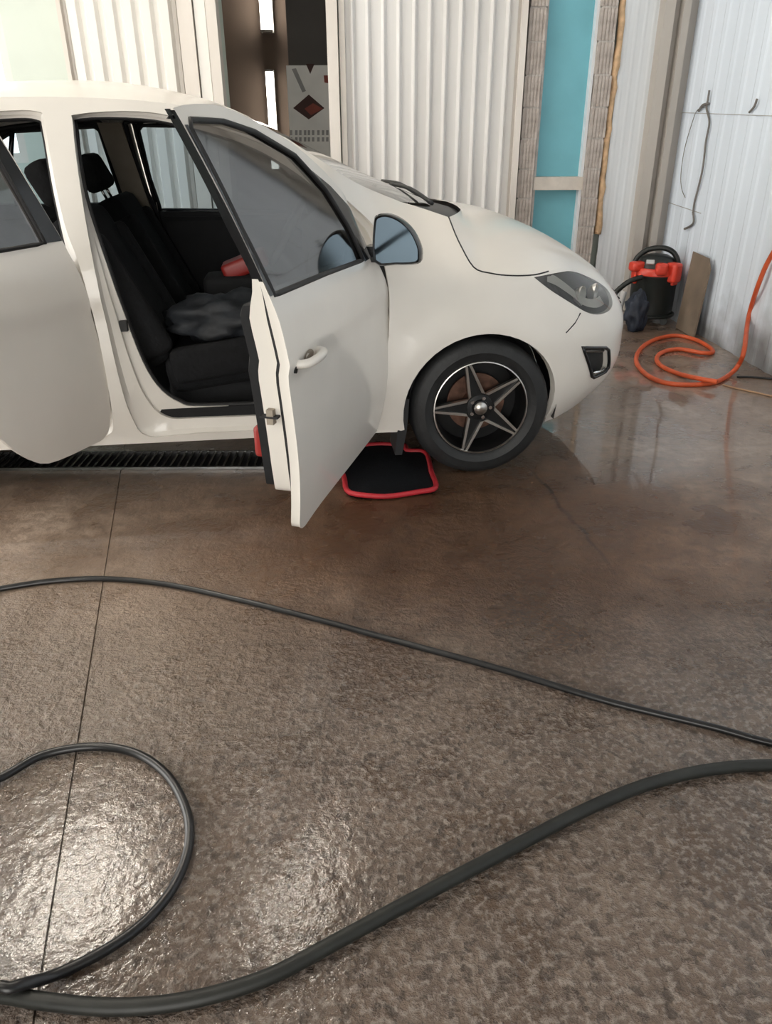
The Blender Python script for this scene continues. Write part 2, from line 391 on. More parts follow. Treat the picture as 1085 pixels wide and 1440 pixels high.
# floor: a bed with two cast slabs and a narrow recessed joint between them
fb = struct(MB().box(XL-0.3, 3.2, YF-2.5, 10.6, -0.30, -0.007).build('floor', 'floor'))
j0, j1 = on_floor(167, 680), on_floor(110, 1040)
def joint_x(y): return j0.x + (j1.x-j0.x)*(y-j0.y)/(j1.y-j0.y)
g = 0.0022
def slab(poly):
    mb = MB(); n = len(poly)
    top = [(x, y, 0.0) for x, y in poly]; ch = [(x, y, -0.007) for x, y in poly]
    mb.add(top+ch, [tuple(range(n))] + [(i, (i+1) % n, n+(i+1) % n, n+i) for i in range(n)])
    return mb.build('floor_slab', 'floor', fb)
ya, yb = YF-2.5, 10.6
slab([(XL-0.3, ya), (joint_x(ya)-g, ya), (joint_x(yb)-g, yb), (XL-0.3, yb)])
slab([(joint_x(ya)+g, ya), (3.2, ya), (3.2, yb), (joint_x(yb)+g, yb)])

SX0, SX1, SY0, SY1 = -4.0, -2.65, 2.4, 5.0      # roof light
struct(MB().box(XL-0.3, SX0, YF-0.3, 10.4, CEIL, CEIL+0.15).box(SX1, 3.2, YF-0.3, 10.4, CEIL, CEIL+0.15).box(SX0, SX1, YF-0.3, SY0, CEIL, CEIL+0.15).box(SX0, SX1, SY1, 10.4, CEIL, CEIL+0.15).build('ceiling', 'ceiling'))
sk = struct(MB().box(SX0, SX0+.05, SY0, SY1, CEIL+.02, CEIL+.1).box(SX1-.05, SX1, SY0, SY1, CEIL+.02, CEIL+.1).box(SX0+.05, SX1-.05, SY0, SY0+.05, CEIL+.02, CEIL+.1).box(SX0+.05, SX1-.05, SY1-.05, SY1, CEIL+.02, CEIL+.1).build('window_2', 'frame'))
for k in range(3):
    ya_ = SY0+.05+k*(SY1-SY0-.1)/3; yb_ = ya_+(SY1-SY0-.1)/3
    MB().box(SX0+.05, SX1-.05, ya_+.012, yb_-.012, CEIL+.06, CEIL+.066).build('pane', 'pane', sk)
    if k: MB().box(SX0+.05, SX1-.05, ya_-.012, ya_+.012, CEIL+.03, CEIL+.09).build('glazing_bar', 'frame', sk)

def corrugated(name, x0, x1, z0, z1, y, pitch, depth, m, parent=None, rib=0.28, slope=0.16, mtx=None):
    """profiled sheet: flat pans with narrow raised ribs facing -y"""
    prof = []; x = x0
    while x < x1-1e-4:
        for fx, d in ((0, 0), (0.5-rib/2-slope/2, 0), (0.5-rib/2+slope/2, depth), (0.5+rib/2-slope/2, depth), (0.5+rib/2+slope/2, 0)):
            q = x+fx*pitch
            if q <= x1: prof.append((q, d))
        x += pitch
    prof.append((x1, 0))
    vs = []
    for q, d in prof:
        for z in (z0, z1):
            v = Vector((q, y-d, z)); vs.append(mtx @ v if mtx else v)
    for q, d in reversed(prof):
        for z in (z0, z1):
            v = Vector((q, y+0.012, z)); vs.append(mtx @ v if mtx else v)
    n = len(vs)//2; fs = [(2*i, (2*i+2) % (2*n), (2*i+3) % (2*n), 2*i+1) for i in range(n)]
    h = len(prof)
    for i in range(h-1):
        a, b = 2*i, 2*i+2; c, d2 = 2*(2*h-2-i), 2*(2*h-1-i)
        fs += [(a, b, c, d2), (a+1, d2+1, c+1, b+1)]
    return MB().add(vs, fs).build(name, m, parent)

# back wall carrier (with the openings left out), then what hangs on it
wb = struct(MB()
  .box(XL, -4.6, BY, BY+0.2, 0, CEIL).box(-4.6, -2.82, BY, BY+0.2, 0, 1.15).box(-4.6, -2.82, BY, BY+0.2, 3.3, CEIL).box(-2.82, -1.22, BY, BY+0.2, 0, CEIL)
  .box(-1.22, -0.42, BY, BY+0.2, 2.95, CEIL).box(-0.42, 1.04, BY, BY+0.2, 0, CEIL).box(1.04, CORNER+0.6, BY+0.09, BY+0.2, 0, CEIL).build('wall_back', 'wall_pale'))
wn = struct(MB().box(-4.6, -4.53, BY+0.02, BY+0.12, 1.15, 3.3).box(-2.89, -2.82, BY+0.02, BY+0.12, 1.15, 3.3).box(-4.53, -2.89, BY+0.02, BY+0.12, 1.15, 1.22)
  .box(-4.53, -2.89, BY+0.02, BY+0.12, 3.23, 3.3).build('window_1', 'frame'))
for xa, xb in ((-4.53, -3.74), (-3.68, -2.89)): MB().box(xa, xb, BY+0.06, BY+0.068, 1.22, 3.23).build('pane', 'pane', wn)
MB().box(-3.74, -3.68, BY+0.03, BY+0.11, 1.22, 3.23).build('mullion', 'frame', wn)

# left gate leaf: ribbed sheet in a steel frame
GY = BY-0.05
dl = struct(empty('door_1', (-1.78, GY, 0)))
def inlocal(o, par):
    o.parent = par; o.matrix_parent_inverse = Matrix.Translation(par.location).inverted(); return o
inlocal(corrugated('gate_sheet', -2.33, -1.53, 0.05, 3.4, GY, 0.134, 0.035, 'sheet_left', rib=0.62, slope=0.14), dl)
inlocal(MB().box(-2.36, -2.33, GY-0.06, GY+0.03, 0.02, 3.45).build('gate_post', 'frame'), dl)
inlocal(MB().box(-1.53, -1.50, GY-0.05, GY+0.03, 0.02, 3.45).build('gate_post', 'corner'), dl)
inlocal(MB().box(-1.49, -1.38, GY-0.075, GY+0.03, 0.02, 3.45).build('gate_post', 'frame'), dl)
inlocal(MB().box(-1.37, -1.29, GY-0.06, GY+0.03, 0.02, 3.45).build('gate_post', 'sheet_left'), dl)
inlocal(MB().box(-1.28, -1.205, GY-0.09, GY+0.03, 0.02, 3.45).build('gate_post', 'frame'), dl)
# right gate leaf
dr = struct(empty('door_2', (0.3, GY, 0)))
inlocal(corrugated('gate_sheet', -0.285, 0.985, 0.05, 3.4, GY, 0.1145, 0.03, 'sheet', rib=0.22, slope=0.16), dr)
inlocal(MB().box(-0.415, -0.335, GY-0.085, GY+0.03, 0.02, 3.45).build('gate_post', 'frame'), dr)
inlocal(MB().box(-0.325, -0.285, GY-0.05, GY+0.03, 0.02, 3.45).build('gate_post', 'frame'), dr)
inlocal(MB().box(0.985, 1.005, GY-0.02, GY+0.03, 0.02, 3.45).build('gate_post', 'corner'), dr)
inlocal(MB().box(1.005, 1.05, GY-0.06, GY+0.03, 0.02, 3.45).build('gate_post', 'frame'), dr)

# block piers on both sides of the turquoise board
def pier(name, x0, x1, y0, hgt):
    c = struct(MB().box(x0+0.008, x1-0.008, y0+0.012, BY+0.09, 0, CEIL).build(name, 'mortar'))
    me = None; z = 0.02; k = 0
    while z < CEIL-0.05:
        if me is None:
            mb = MB(); wd = x1-x0
            n = 5; vs = []; pts = []
            for i in range(n):                      # fluted face of a hollow clay block
                a = i*wd/n; b = (i+1)*wd/n
                pts += [(a+0.003, 0.0), (b-0.006, 0.0), (b-0.0055, 0.006), (b+0.002 if i < n-1 else b-0.0055, 0.006)]
            pts = [(p, d) for p, d in pts]
            poly = pts + [(wd, 0.07), (0, 0.07)]
            mb.prism(poly, 0, hgt-0.012, lambda a, b, d: (a, b, d))
            ob = mb.build('block', 'block', c); me = ob.data
        else:
            ob = bpy.data.objects.new('block', me); col.objects.link(ob); ob.parent = c
        ob.location = (x0 + random.uniform(-0.006, 0.006), y0 + random.uniform(-0.004, 0.006), z)
        z += hgt; k += 1
    return c
pier('trim_1', 1.065, 1.195, GY-0.02, 0.215)
pier('trim_2', 1.585, 1.715, GY-0.03, 0.215)
tb = MB().box(1.195, 1.585, BY+0.045, BY+0.075, 0.0, 0.93).box(1.195, 1.585, BY+0.045, BY+0.075, 1.03, CEIL-0.02)
tag(tb.build('turquoise_board', 'turquoise'), 'turquoise painted board recessed between the two clay block piers', 'board')
struct(MB().box(1.19, 1.60, GY-0.005, BY+0.045, 0.935, 1.03).build('trim_3', 'lintel'))
for (z0, z1) in ((1.03, CEIL), (0.0, 0.935)):
    struct(MB().box(1.562, 1.585, GY+0.01, BY+0.05, z0, z1).build('trim_4', 'panel_white'))
struct(MB().box(1.195, 1.212, GY+0.02, BY+0.05, 0, CEIL).build('trim_5', 'mortar'))
# ragged strip of mounting foam beside the pier
mb = MB(); zz = 0.6; path = []
while zz < CEIL: path.append((1.745+random.uniform(-0.008, 0.008), GY+0.005, zz)); zz += 0.07
mb.tube(path, [random.uniform(0.022, 0.034) for _ in path], 8)
struct(mb.build('trim_6', 'foam', smooth=True))
# white panel and grey corner profile
struct(corrugated('wall_back_panel', 1.765, 2.02, 0.0, CEIL, GY, 0.064, 0.0015, 'panel_white', rib=0.3, slope=0.2))
cp = [(2.015, 0.0), (2.025, -0.10), (2.095, -0.115), (2.105, -0.055), (2.145, -0.05), (2.155, -0.12), (2.205, -0.12), (2.225, -0.05), (CORNER+0.02, -0.045), (CORNER+0.02, 0.10), (2.015, 0.10)]
mb = MB(); mb.prism([(a, GY+b) for a, b in cp], 0, CEIL, lambda a, b, d: (a, b, d))
struct(mb.build('trim_7', 'corner'))

# right wall: ribbed sheet running towards the camera
r0, r1 = Vector((CORNER, BY+0.1, 0)), Vector((2.86, YF, 0))
ln = (r1-r0).length; ang = math.atan2((r1-r0).y, (r1-r0).x)
mt = Matrix.Translation(r0) @ Matrix.Rotation(ang, 4, 'Z')
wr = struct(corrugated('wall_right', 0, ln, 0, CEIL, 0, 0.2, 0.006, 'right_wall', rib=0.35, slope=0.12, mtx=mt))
struct(MB().box(0, ln, 0.02, 0.2, 0, CEIL, mtx=mt).build('wall_right_core', 'panel_white', None))
bpy.data.objects['wall_right_core'].parent = wr; bpy.data.objects['wall_right_core'].name = 'wall_core'
def on_right(px, py, off=0.0):
    r = ray(px, py); n = Vector((-(r1-r0).y, (r1-r0).x, 0)).normalized()
    if n.x > 0: n = -n
    p0 = r0 + n*(0.008+off)
    t = (p0-Vector((0, 0, CAMH))).dot(n)/r.dot(n)
    return Vector((0, 0, CAMH)) + r*t
for pa, pb in (((948, 158), (1085, 163)), ((940, 285), (985, 300))):
    a, b = on_right(*pa), on_right(*pb)
    MB().tube([a, b], 0.0025, 6).build('sheet_seam', 'seam', wr)

# left wall with a wide open gate, front wall with the open entrance behind the camera
struct(MB().box(XL-0.2, XL, YF, -0.6, 0, CEIL).box(XL-0.2, XL, 5.4, BY+0.2, 0, CEIL).box(XL-0.2, XL, -0.6, 5.4, 3.1, CEIL).build('wall_left', 'wall_pale'))
struct(MB().box(XL-0.2, -2.6, YF-0.2, YF, 0, CEIL).box(0.6, 3.1, YF-0.2, YF, 0, CEIL).box(-2.6, 0.6, YF-0.2, YF, 2.8, CEIL).build('wall_front', 'wall_pale'))
for nm, sx, sy, lc, rt in (('portal_left', 6.0, 3.1, (XL-0.1, 2.4, 1.55), (R(90), 0, R(-90))), ('portal_front', 3.2, 2.8, (-1.0, YF-0.1, 1.4), (R(90), 0, 0)), ('portal_roof', SX1-SX0, SY1-SY0, ((SX0+SX1)/2, (SY0+SY1)/2, CEIL+.12), (0, 0, 0)), ('portal_window', 1.78, 2.15, (-3.71, BY+.15, 2.22), (R(-90), 0, 0))):
    la = bpy.data.lights.new(nm, 'AREA'); la.shape = 'RECTANGLE'; la.size = sx; la.size_y = sy; la.cycles.is_portal = True
    lo = bpy.data.objects.new(nm, la); col.objects.link(lo); lo.location = lc; lo.rotation_euler = rt

# dim store room behind the doorway
rm = struct(MB().box(-2.6, 0.6, 9.9, 10.1, 0, 3.4).build('wall_store_back', 'brown_room'))
struct(MB().box(-2.8, -2.6, BY+0.2, 10.1, 0, 3.4).build('wall_store_left', 'brown_room'))
struct(MB().box(-0.95, -0.85, 8.8, 9.9, 0, 3.4).box(-0.85, 0.8, 8.8, 8.9, 0, 3.4).build('wall_store_right', 'room_grey'))
struct(MB().box(-2.8, 0.8, BY+0.2, 10.1, 3.4, 3.5).build('ceiling_store', 'room_grey'))
struct(MB().box(0.6, 0.8, BY+0.2, 8.8, 0, 3.4).build('wall_store_side', 'room_grey'))

# ceiling lamps over the bay
def ceiling_lamp(x, y, rz, label):
    t = empty('ceiling_lamp', (x, y, CEIL-0.09), rz)
    MB().box(-0.09, 0.09, -0.64, 0.64, 0.03, 0.09).build('housing', 'fixture', t)
    for s in (-1, 1): MB().tube([(s*0.045, -0.6, 0.0), (s*0.045, 0.6, 0.0)], 0.016, 10).build('tube', 'tube', t, smooth=True)
    for yy in (-0.62, 0.62): MB().box(-0.07, 0.07, yy-0.02, yy+0.02, -0.02, 0.03).build('end_cap', 'fixture', t)
    return tag(t, label, 'lamp', 'twin tube lamps on the wash bay ceiling')
for x, y, w in ((-2.5, 3.75, 'along the roof light edge'), (-2.12, 3.85, 'second from the roof light edge'), (-2.3, 0.4, 'near the open left gate'), (-0.7, 3.9, 'over the car bonnet')):
    ceiling_lamp(x, y, 0, 'twin fluorescent tube lamp on the ceiling '+w)
# ------------------------------------------------------------------ end of room
# ------------------------------------------------------------------ car body surface (x forward from the front axle, y inward from the right side, z up)
# GEOM START
HALF = 0.85
def smooth(a, b, x):
    t = max(0.0, min(1.0, (x-a)/(b-a))); return t*t*(3-2*t)
def _plan():
    out = []
    n = 240; p = 2.4
    for i in range(n+1):
        f = math.pi/2*i/n
        out.append((0.83*math.sin(f)**(2/p), HALF*(1-max(0, math.cos(f))**(2/p))))
    u = [0.0]
    for i in range(n): u.append(u[-1] + math.hypot(out[i+1][0]-out[i][0], out[i+1][1]-out[i][1]))
    out2 = []; p = 3.0
    for i in range(n+1):
        f = math.pi/2*i/n
        out2.append((-2.68-0.49*math.sin(f)**(2/p), HALF*(1-max(0, math.cos(f))**(2/p))))
    w = [-2.68]
    for i in range(n): w.append(w[-1] - math.hypot(out2[i+1][0]-out2[i][0], out2[i+1][1]-out2[i][1]))
    return out, u, out2, w
PN, PU, TN, TU = _plan()
UC, UT = PU[-1], TU[-1]
def plan(u):
    if -2.68 <= u <= 0: return (u, 0.0, 0.0, -1.0)
    T, P = (PU, PN) if u > 0 else ([-w for w in TU], TN)
    q = u if u > 0 else -u
    lo, hi = 0, len(T)-1
    while hi-lo > 1:
        md = (lo+hi)//2
        if T[md] <= q: lo = md
        else: hi = md
    k = (q-T[lo])/max(1e-9, T[hi]-T[lo]); k = min(k, 1.0)
    x = P[lo][0]+(P[hi][0]-P[lo][0])*k; y = P[lo][1]+(P[hi][1]-P[lo][1])*k
    i0, i1 = max(0, lo-3), min(len(P)-1, hi+3)
    tx, ty = P[i1][0]-P[i0][0], P[i1][1]-P[i0][1]; l = math.hypot(tx, ty)
    if u > 0: nx, ny = ty/l, -tx/l
    else: nx, ny = -ty/l, tx/l
    s = smooth(0, 0.25, q if u > 0 else q-2.68)
    if q >= T[-1]-0.02: nx, ny = (1.0 if u > 0 else -1.0), 0.0
    nx, ny = nx*s, ny*s-(1-s); l = math.hypot(nx, ny)
    return (x, y, nx/l, ny/l)
def inset(u, z):
    if z < 0.62: s = 0.05*((0.62-z)/0.42)**2
    elif z < 0.93: s = 0.030*((z-0.62)/0.31)**2
    else:
        t = (z-0.93)/0.49; s = 0.030+0.165*t+0.05*t*t
    # crease under the door handles
    if z < 0.80: s += 0.013*smooth(0.80, 0.755, z)*smooth(0.35, 0.70, z)*smooth(-0.30, -0.5, u)
    s += 0.17*(max(0.0, z-0.80)/0.2)**2*smooth(-0.62, -0.2, u) if z > 0.80 else 0.0
    # flared lip over the front wheel
    d = math.hypot(u, z-0.30)
    if z > 0.2: s -= 0.016*smooth(0.50, 0.345, d)
    if z < 0.45: nz = 0.15*((0.45-z)/0.25)**2
    elif z < 0.55: nz = 0.0
    else: nz = 0.12*((z-0.55)/0.2)**2
    w = smooth(0.05, 0.85, u)
    s = s*(1-w)+nz*w
    if u < -2.5:
        w = smooth(-2.6, -3.3, u)
        tz = 0.0 if z < 0.95 else 0.9*(z-0.95)**1.3
        s = s*(1-w)+tz*w
    return s
def W(u, z, d=0.0):
    x, y, nx, ny = plan(u); s = inset(u, z)+d
    return (x-nx*s, y-ny*s, z)
# GEOM END
# ------------------------------------------------------------------ the car
CARX, CARY, CARYAW = 0.417, 3.072, R(7)
car = empty('car', (CARX, CARY, 0), CARYAW)
tag(car, 'white five door hatchback with two side doors swung open', 'car')

ARCH_R, AZ = 0.338, 0.297
def arch(cx, r=ARCH_R, a0=192.3, a1=-12.3, n=26):
    return [(cx+r*math.cos(R(a0+(a1-a0)*i/n)), AZ+r*math.sin(R(a0+(a1-a0)*i/n))) for i in range(n+1)]
def spl(pts, n): return [(p.x, p.y) for p in catmull([(a, b, 0) for a, b in pts], n)]

PAIRS = [((-.30, 1.100), (-.10, 1.068)), ((-.50, 1.185), (-.42, 1.195)), ((-.69, 1.300), (-.68, 1.315)), ((-.82, 1.370), (-.92, 1.428)),
         ((-1.1, 1.450), (-1.14, 1.505)), ((-1.5, 1.483), (-1.5, 1.560)), ((-2.0, 1.475), (-2.0, 1.552)), ((-2.6, 1.41), (-2.5, 1.49)), ((-3.1, 1.415), (-2.72, 1.45)), ((UT, 1.42), (W(UT, 1.42)[0], 1.42))]
NR = 6
RAIL = spl([p[0] for p in PAIRS], NR); CENT = spl([p[1] for p in PAIRS], NR)
BON = [(-.11, 1.045), (-.10, .97), (-.06, .885), (.01, .862), (.09, .852), (.20, .848), (.32, .853), (.48, .845), (.66, .812), (.82, .77), (.95, .74), (1.15, .72), (UC, .71)]
BON = spl(BON, 4)
BC = [(-.05, 1.06), (.10, 1.045), (.25, 1.005), (.40, .945), (.55, .868), (.68, .785), (.74, .735), (.80, .70)]
BCS = spl(BC, 8)
def bon_z(x):
    for a, b in zip(BCS, BCS[1:]):
        if a[0] <= x <= b[0]: return a[1]+(b[1]-a[1])*(x-a[0])/(b[0]-a[0])
    return BCS[0][1] if x < BCS[0][0] else BCS[-1][1]

HEAD = spl([(.195, .84), (.32, .842), (.48, .832), (.66, .798), (.80, .752), (.835, .71), (.75, .668), (.62, .655), (.50, .672), (.38, .73), (.27, .79), (.195, .84)], 4)[:-1]
FOG = [(.44, .545), (.62, .515), (.66, .495), (.70, .40), (.67, .38), (.57, .375), (.54, .39)]
GRILLE = [(.98, .42), (1.05, .58), (UC+0.0, .60), (UC+0.0, .34), (1.02, .34)]
REARGLASS = [(-3.25, 1.30), (-3.2, 1.02), (-3.3, 0.98), (UT+0.001, 0.98), (UT+0.001, 1.34), (-3.3, 1.34)]

# paired outlines of the door openings: outer shut line / inner edge with the rubber seal
FRONT = [((-.418,.92),(-.47,.92)), ((-.400,.777),(-.46,.777)), ((-.411,.58),(-.47,.58)), ((-.451,.37),(-.53,.42)), ((-.50,.265),(-.60,.355)), ((-.60,.25),(-.68,.345)),
  ((-1.20,.25),(-1.16,.347)), ((-1.40,.246),(-1.265,.37)), ((-1.452,.345),(-1.345,.45)), ((-1.475,.55),(-1.40,.60)), ((-1.495,.88),(-1.463,.90)), ((-1.52,1.15),(-1.525,1.15)),
  ((-1.535,1.39),(-1.545,1.37)), ((-1.515,1.428),(-1.525,1.415)), ((-1.30,1.437),(-1.30,1.415)), ((-1.13,1.41),(-1.13,1.385)), ((-.90,1.345),(-.91,1.32)), ((-.70,1.245),(-.72,1.215)), ((-.50,1.09),(-.54,1.06)), ((-.43,1.01),(-.485,.99))]
REAR = [((-1.585,1.05),(-1.62,1.05)), ((-1.545,.90),(-1.60,.90)), ((-1.520,.60),(-1.58,.60)), ((-1.525,.33),(-1.59,.40)), ((-1.56,.26),(-1.64,.35)), ((-1.65,.25),(-1.72,.345)), ((-1.87,.255),(-1.88,.35)),
  ((-1.985,.335),(-1.96,.40)), ((-2.07,.44),(-2.03,.48)), ((-2.18,.56),(-2.12,.60)), ((-2.32,.68),(-2.27,.72)), ((-2.45,.80),(-2.40,.82)), ((-2.50,1.0),(-2.46,1.0)), ((-2.44,1.18),(-2.40,1.16)), ((-2.30,1.36),(-2.27,1.33)),
  ((-2.15,1.41),(-2.14,1.385)), ((-1.80,1.438),(-1.80,1.415)), ((-1.66,1.438),(-1.68,1.412)), ((-1.635,1.40),(-1.66,1.375)), ((-1.61,1.20),(-1.64,1.20))]
def loops(pairs, n=4):
    a = [(p.x, p.y) for p in catmull([(q[0][0], q[0][1], 0) for q in pairs], n, True)]
    b = [(p.x, p.y) for p in catmull([(q[1][0], q[1][1], 0) for q in pairs], n, True)]
    return a, b
F1, F2 = loops(FRONT); R1, R2 = loops(REAR)

OUT = [(UT, .30), (-3.4, .27), (-2.95, .24)] + arch(-2.525) + [(-2.15, .215), (-.37, .215)] + arch(-.005) + [(.345, .195), (.55, .215), (.75, .24), (.95, .245), (UC, .245)]
OUT += list(reversed(BON)) + [(-.20, 1.072)] + RAIL[:-1] + [(UT, 1.42)]
def side_y(v, left): return (v[0], 2*HALF-v[1], v[2]) if left else v

def side_shell(left):
    mb = MB()
    holes = [HEAD, FOG, F1, R1]
    pv, tr = sheet2d(OUT, holes, 0.036)
    mb.add([side_y(W(*p), left) for p in pv], tr)
    # returns of the wheel arches, sill and headlamp cut-outs
    def lip(line, d, n=2):
        vs = []; 
        for p in line:
            for k in range(n+1): vs.append(side_y(W(p[0], p[1], d*k/n), left))
        m = n+1; mb.add(vs, [(i*m+k, (i+1)*m+k, (i+1)*m+k+1, i*m+k+1) for i in range(len(line)-1) for k in range(n)])
    lip(arch(-.005), 0.035); lip(arch(-2.525), 0.035)
    lip([(-2.15, .215), (-1.4, .215), (-.8, .215), (-.37, .215)], 0.12)
    for h in (HEAD, FOG): lip(h+[h[0]], 0.03)
    # stepped door jambs
    for a, b in ((F1, F2), (R1, R2)):
        n = len(a); rings = []
        mid = [((p[0]*0.86+q[0]*0.14), (p[1]*0.86+q[1]*0.14)) for p, q in zip(a, b)]
        m2 = [((p[0]*0.42+q[0]*0.58), (p[1]*0.42+q[1]*0.58)) for p, q in zip(a, b)]
        for lp, d in ((a, 0.0), (a, 0.012), (mid, 0.030), (m2, 0.040), (m2, 0.062), (b, 0.070), (b, 0.095)):
            rings.append([side_y(W(p[0], p[1], d), left) for p in lp])
        vs = [v for r in rings for v in r]
        mb.add(vs, [(i*n+k, i*n+(k+1) % n, (i+1)*n+(k+1) % n, (i+1)*n+k) for i in range(len(rings)-1) for k in range(n)])
    o = mb.build('body_side', 'paint', car, smooth=True, auto=38)
    # black seal round each opening
    for b in (F2, R2):
        MB().tube([side_y(W(p[0], p[1], 0.088), left) for p in b], 0.011, 8, True).build('door_seal', 'seal', o, smooth=True)
    return o
bs = side_shell(False); bl = side_shell(True)

def span_rows(rail, cent, name, m, g=2.0, ns=10, drop=0.0, parent=car):
    vs = []; w = 2*ns+1
    for (u, z), (cx, cz) in zip(rail, cent):
        e = W(u, z)
        for k in range(w):
            s = k/ns if k <= ns else (2*ns-k)/ns
            q = 1-(1-s)**g
            y = e[1]+(HALF-e[1])*s
            if k > ns: y = 2*HALF-y
            vs.append((e[0]+(cx-e[0])*q, y, z+(cz-z)*q-drop))
    n = len(rail)
    mb = MB(); mb.add(vs, [(i*w+k, (i+1)*w+k, (i+1)*w+k+1, i*w+k+1) for i in range(n-1) for k in range(w-1)])
    return mb, name, m, parent
def bspan(*a, **k):
    mb, nm, m, pr = span_rows(*a, **k); return mb.build(nm, m, pr, smooth=True, auto=60)
NW = 3*NR
bspan(RAIL[:NW+1], CENT[:NW+1], 'windscreen', 'screen')
bspan(RAIL[NW:], CENT[NW:], 'roof', 'paint')
bspan(RAIL[NW+1:-6], CENT[NW+1:-6], 'headliner', 'interior', drop=0.035)
# bonnet
nb = len(BON); bc = []
for i, (u, z) in enumerate(BON):
    x = W(u, z)[0]+0.13*(1-i/(nb-1))**2
    bc.append((x, max(bon_z(x), z)))
bc[-1] = (W(*BON[-1])[0], BON[-1][1])
bonnet = bspan(BON, bc, 'bonnet', 'paint', g=2.5, ns=14)
# black scuttle panel between windscreen and bonnet
cr = [(-.30, 1.10), (-.22, 1.075), (-.12, 1.035)]; cc = [(CENT[0][0], CENT[0][1]-.012), (-.02, 1.05), (bc[0][0], bc[0][1]-.015)]
cowl = bspan(cr, cc, 'scuttle_panel', 'black_plastic', drop=0.006)
def wiper(p0, p1):
    MB().tube(catmull([p0, (Vector(p0)+Vector(p1))/2+Vector((0, 0, .02)), p1], 4), 0.009, 6).build('wiper', 'black_plastic', car, smooth=True)
wiper((-.15, .50, 1.085), (-.26, 1.05, 1.132)); wiper((-.12, 1.0, 1.078), (-.26, 1.40, 1.128))
# dark gaps along the shut lines
def gap(line, left, r=0.0032):
    MB().tube([side_y(W(p[0], p[1], 0.001), left) for p in line], r, 5).build('panel_gap', 'seal', car, smooth=True)
for left in (False, True):
    gap(dens(BON[:24], 0.03, False), left)
    gap([(.44, .68), (.40, .645), (.35, .612), (.333, .60), (.31, .50)][:3], left)

# headlamps: bowl, reflector, lens
def headlamp(left):
    h = empty('headlamp', (0, 0, 0), 0, car)
    pv, tr = sheet2d(offset_poly(HEAD, 0.002), (), 0.03)
    mb = MB(); mb.add([side_y(W(p[0], p[1], -0.001), left) for p in pv], tr); mb.build('lens', 'lens', h, smooth=True)
    c = (.56, .735)
    mb = MB()
    def depth(p):
        e = min(segdist(p, HEAD[i-1], HEAD[i]) for i in range(len(HEAD))); return 0.012+0.06*min(1, e/0.045)
    mb.add([side_y(W(p[0], p[1], depth(p)), left) for p in pv], tr); mb.build('lamp_bowl', 'lamp_bowl', h, smooth=True)
    for (u, z, r) in ((.50, .735, .042), (.66, .725, .045)):
        v = Vector(side_y(W(u, z, 0.045), left)); x, y, nx, ny = plan(u); nrm = Vector((nx, -ny if left else ny, 0)); nrm = (nrm+Vector((0.5, 0, 0))).normalized()
        a = nrm.cross(Vector((0, 0, 1))).normalized(); vs = []; fs = []; prof = ((r, .028), (r*.95, .02), (r*.7, .0), (r*.35, -.008), (r*.3, .004), (0.001, .012)); seg = 20
        for k in range(seg):
            q = 2*math.pi*k/seg
            for rr, d in prof: vs.append(v+a*(rr*math.cos(q))+Vector((0, 0, 1))*(rr*math.sin(q))+nrm*d)
        n = len(prof); fs = [(k*n+i, ((k+1) % seg)*n+i, ((k+1) % seg)*n+i+1, k*n+i+1) for k in range(seg) for i in range(n-1)]
        MB().add(vs, fs).build('reflector', 'reflector', h, smooth=True)
    # bright bezel sweep along the lower edge
    sw = [(.25, .822), (.33, .795), (.42, .748), (.50, .70), (.60, .678), (.70, .678)]
    vs = []; fs = []
    for u, z in [(p.x, p.y) for p in catmull([(a, b, 0) for a, b in sw], 4)]:
        vs += [side_y(W(u, z, 0.018), left), side_y(W(u+0.022, z+0.030, 0.026), left)]
    MB().add(vs, [(2*i, 2*i+1, 2*i+3, 2*i+2) for i in range(len(vs)//2-1)]).build('bezel', 'reflector', h, smooth=True)
headlamp(False); headlamp(True)
# fog lamp pockets
def fog(left):
    h = empty('fog_lamp', (0, 0, 0), 0, car)
    pv, tr = sheet2d(FOG, (), 0.03)
    mb = MB(); mb.add([side_y(W(p[0], p[1], 0.03), left) for p in pv], tr); mb.build('pocket', 'black_plastic', h, smooth=True)
    MB().tube([side_y(W(p[0], p[1], -0.001), left) for p in dens(offset_poly(FOG, 0.006), 0.02)], 0.008, 6, True).build('surround', 'gloss_black', h, smooth=True)
    MB().tube([side_y(W(u, z, 0.006), left) for u, z in ((.565, .405), (.61, .398), (.66, .405))], 0.007, 6).build('trim_strip', 'chrome', h, smooth=True)
    MB().tube([side_y(W(u, z, 0.012), left) for u, z in ((.49, .515), (.56, .505), (.62, .495))], 0.010, 6).build('lamp_glass', 'lamp_bowl', h, smooth=True)
fog(False); fog(True)
# lower grille and bonnet-edge grille on the nose
for nm, zz0, zz1, ua in (('grille', .30, .44, 0.98), ('upper_grille', .60, .68, 1.08)):
    us = [ua+(UC-ua)*i/8 for i in range(9)]; vs = []
    for u in us: vs += [W(u, zz0, -.004), W(u, zz1, -.004)]
    for u in reversed(us[:-1]): vs += [side_y(W(u, zz0, -.004), True), side_y(W(u, zz1, -.004), True)]
    gr = MB().add(vs, [(2*i, 2*i+2, 2*i+3, 2*i+1) for i in range(len(vs)//2-1)]).build(nm, 'black_plastic', car, smooth=True)
    for j in range(3):
        z = zz0+(zz1-zz0)*(j+1)/4
        line = [W(u, z, -.006) for u in us]+[side_y(W(u, z, -.006), True) for u in reversed(us[:-1])]
        MB().tube(line, 0.005, 6).build('grille_bar', 'gloss_black', gr, smooth=True)
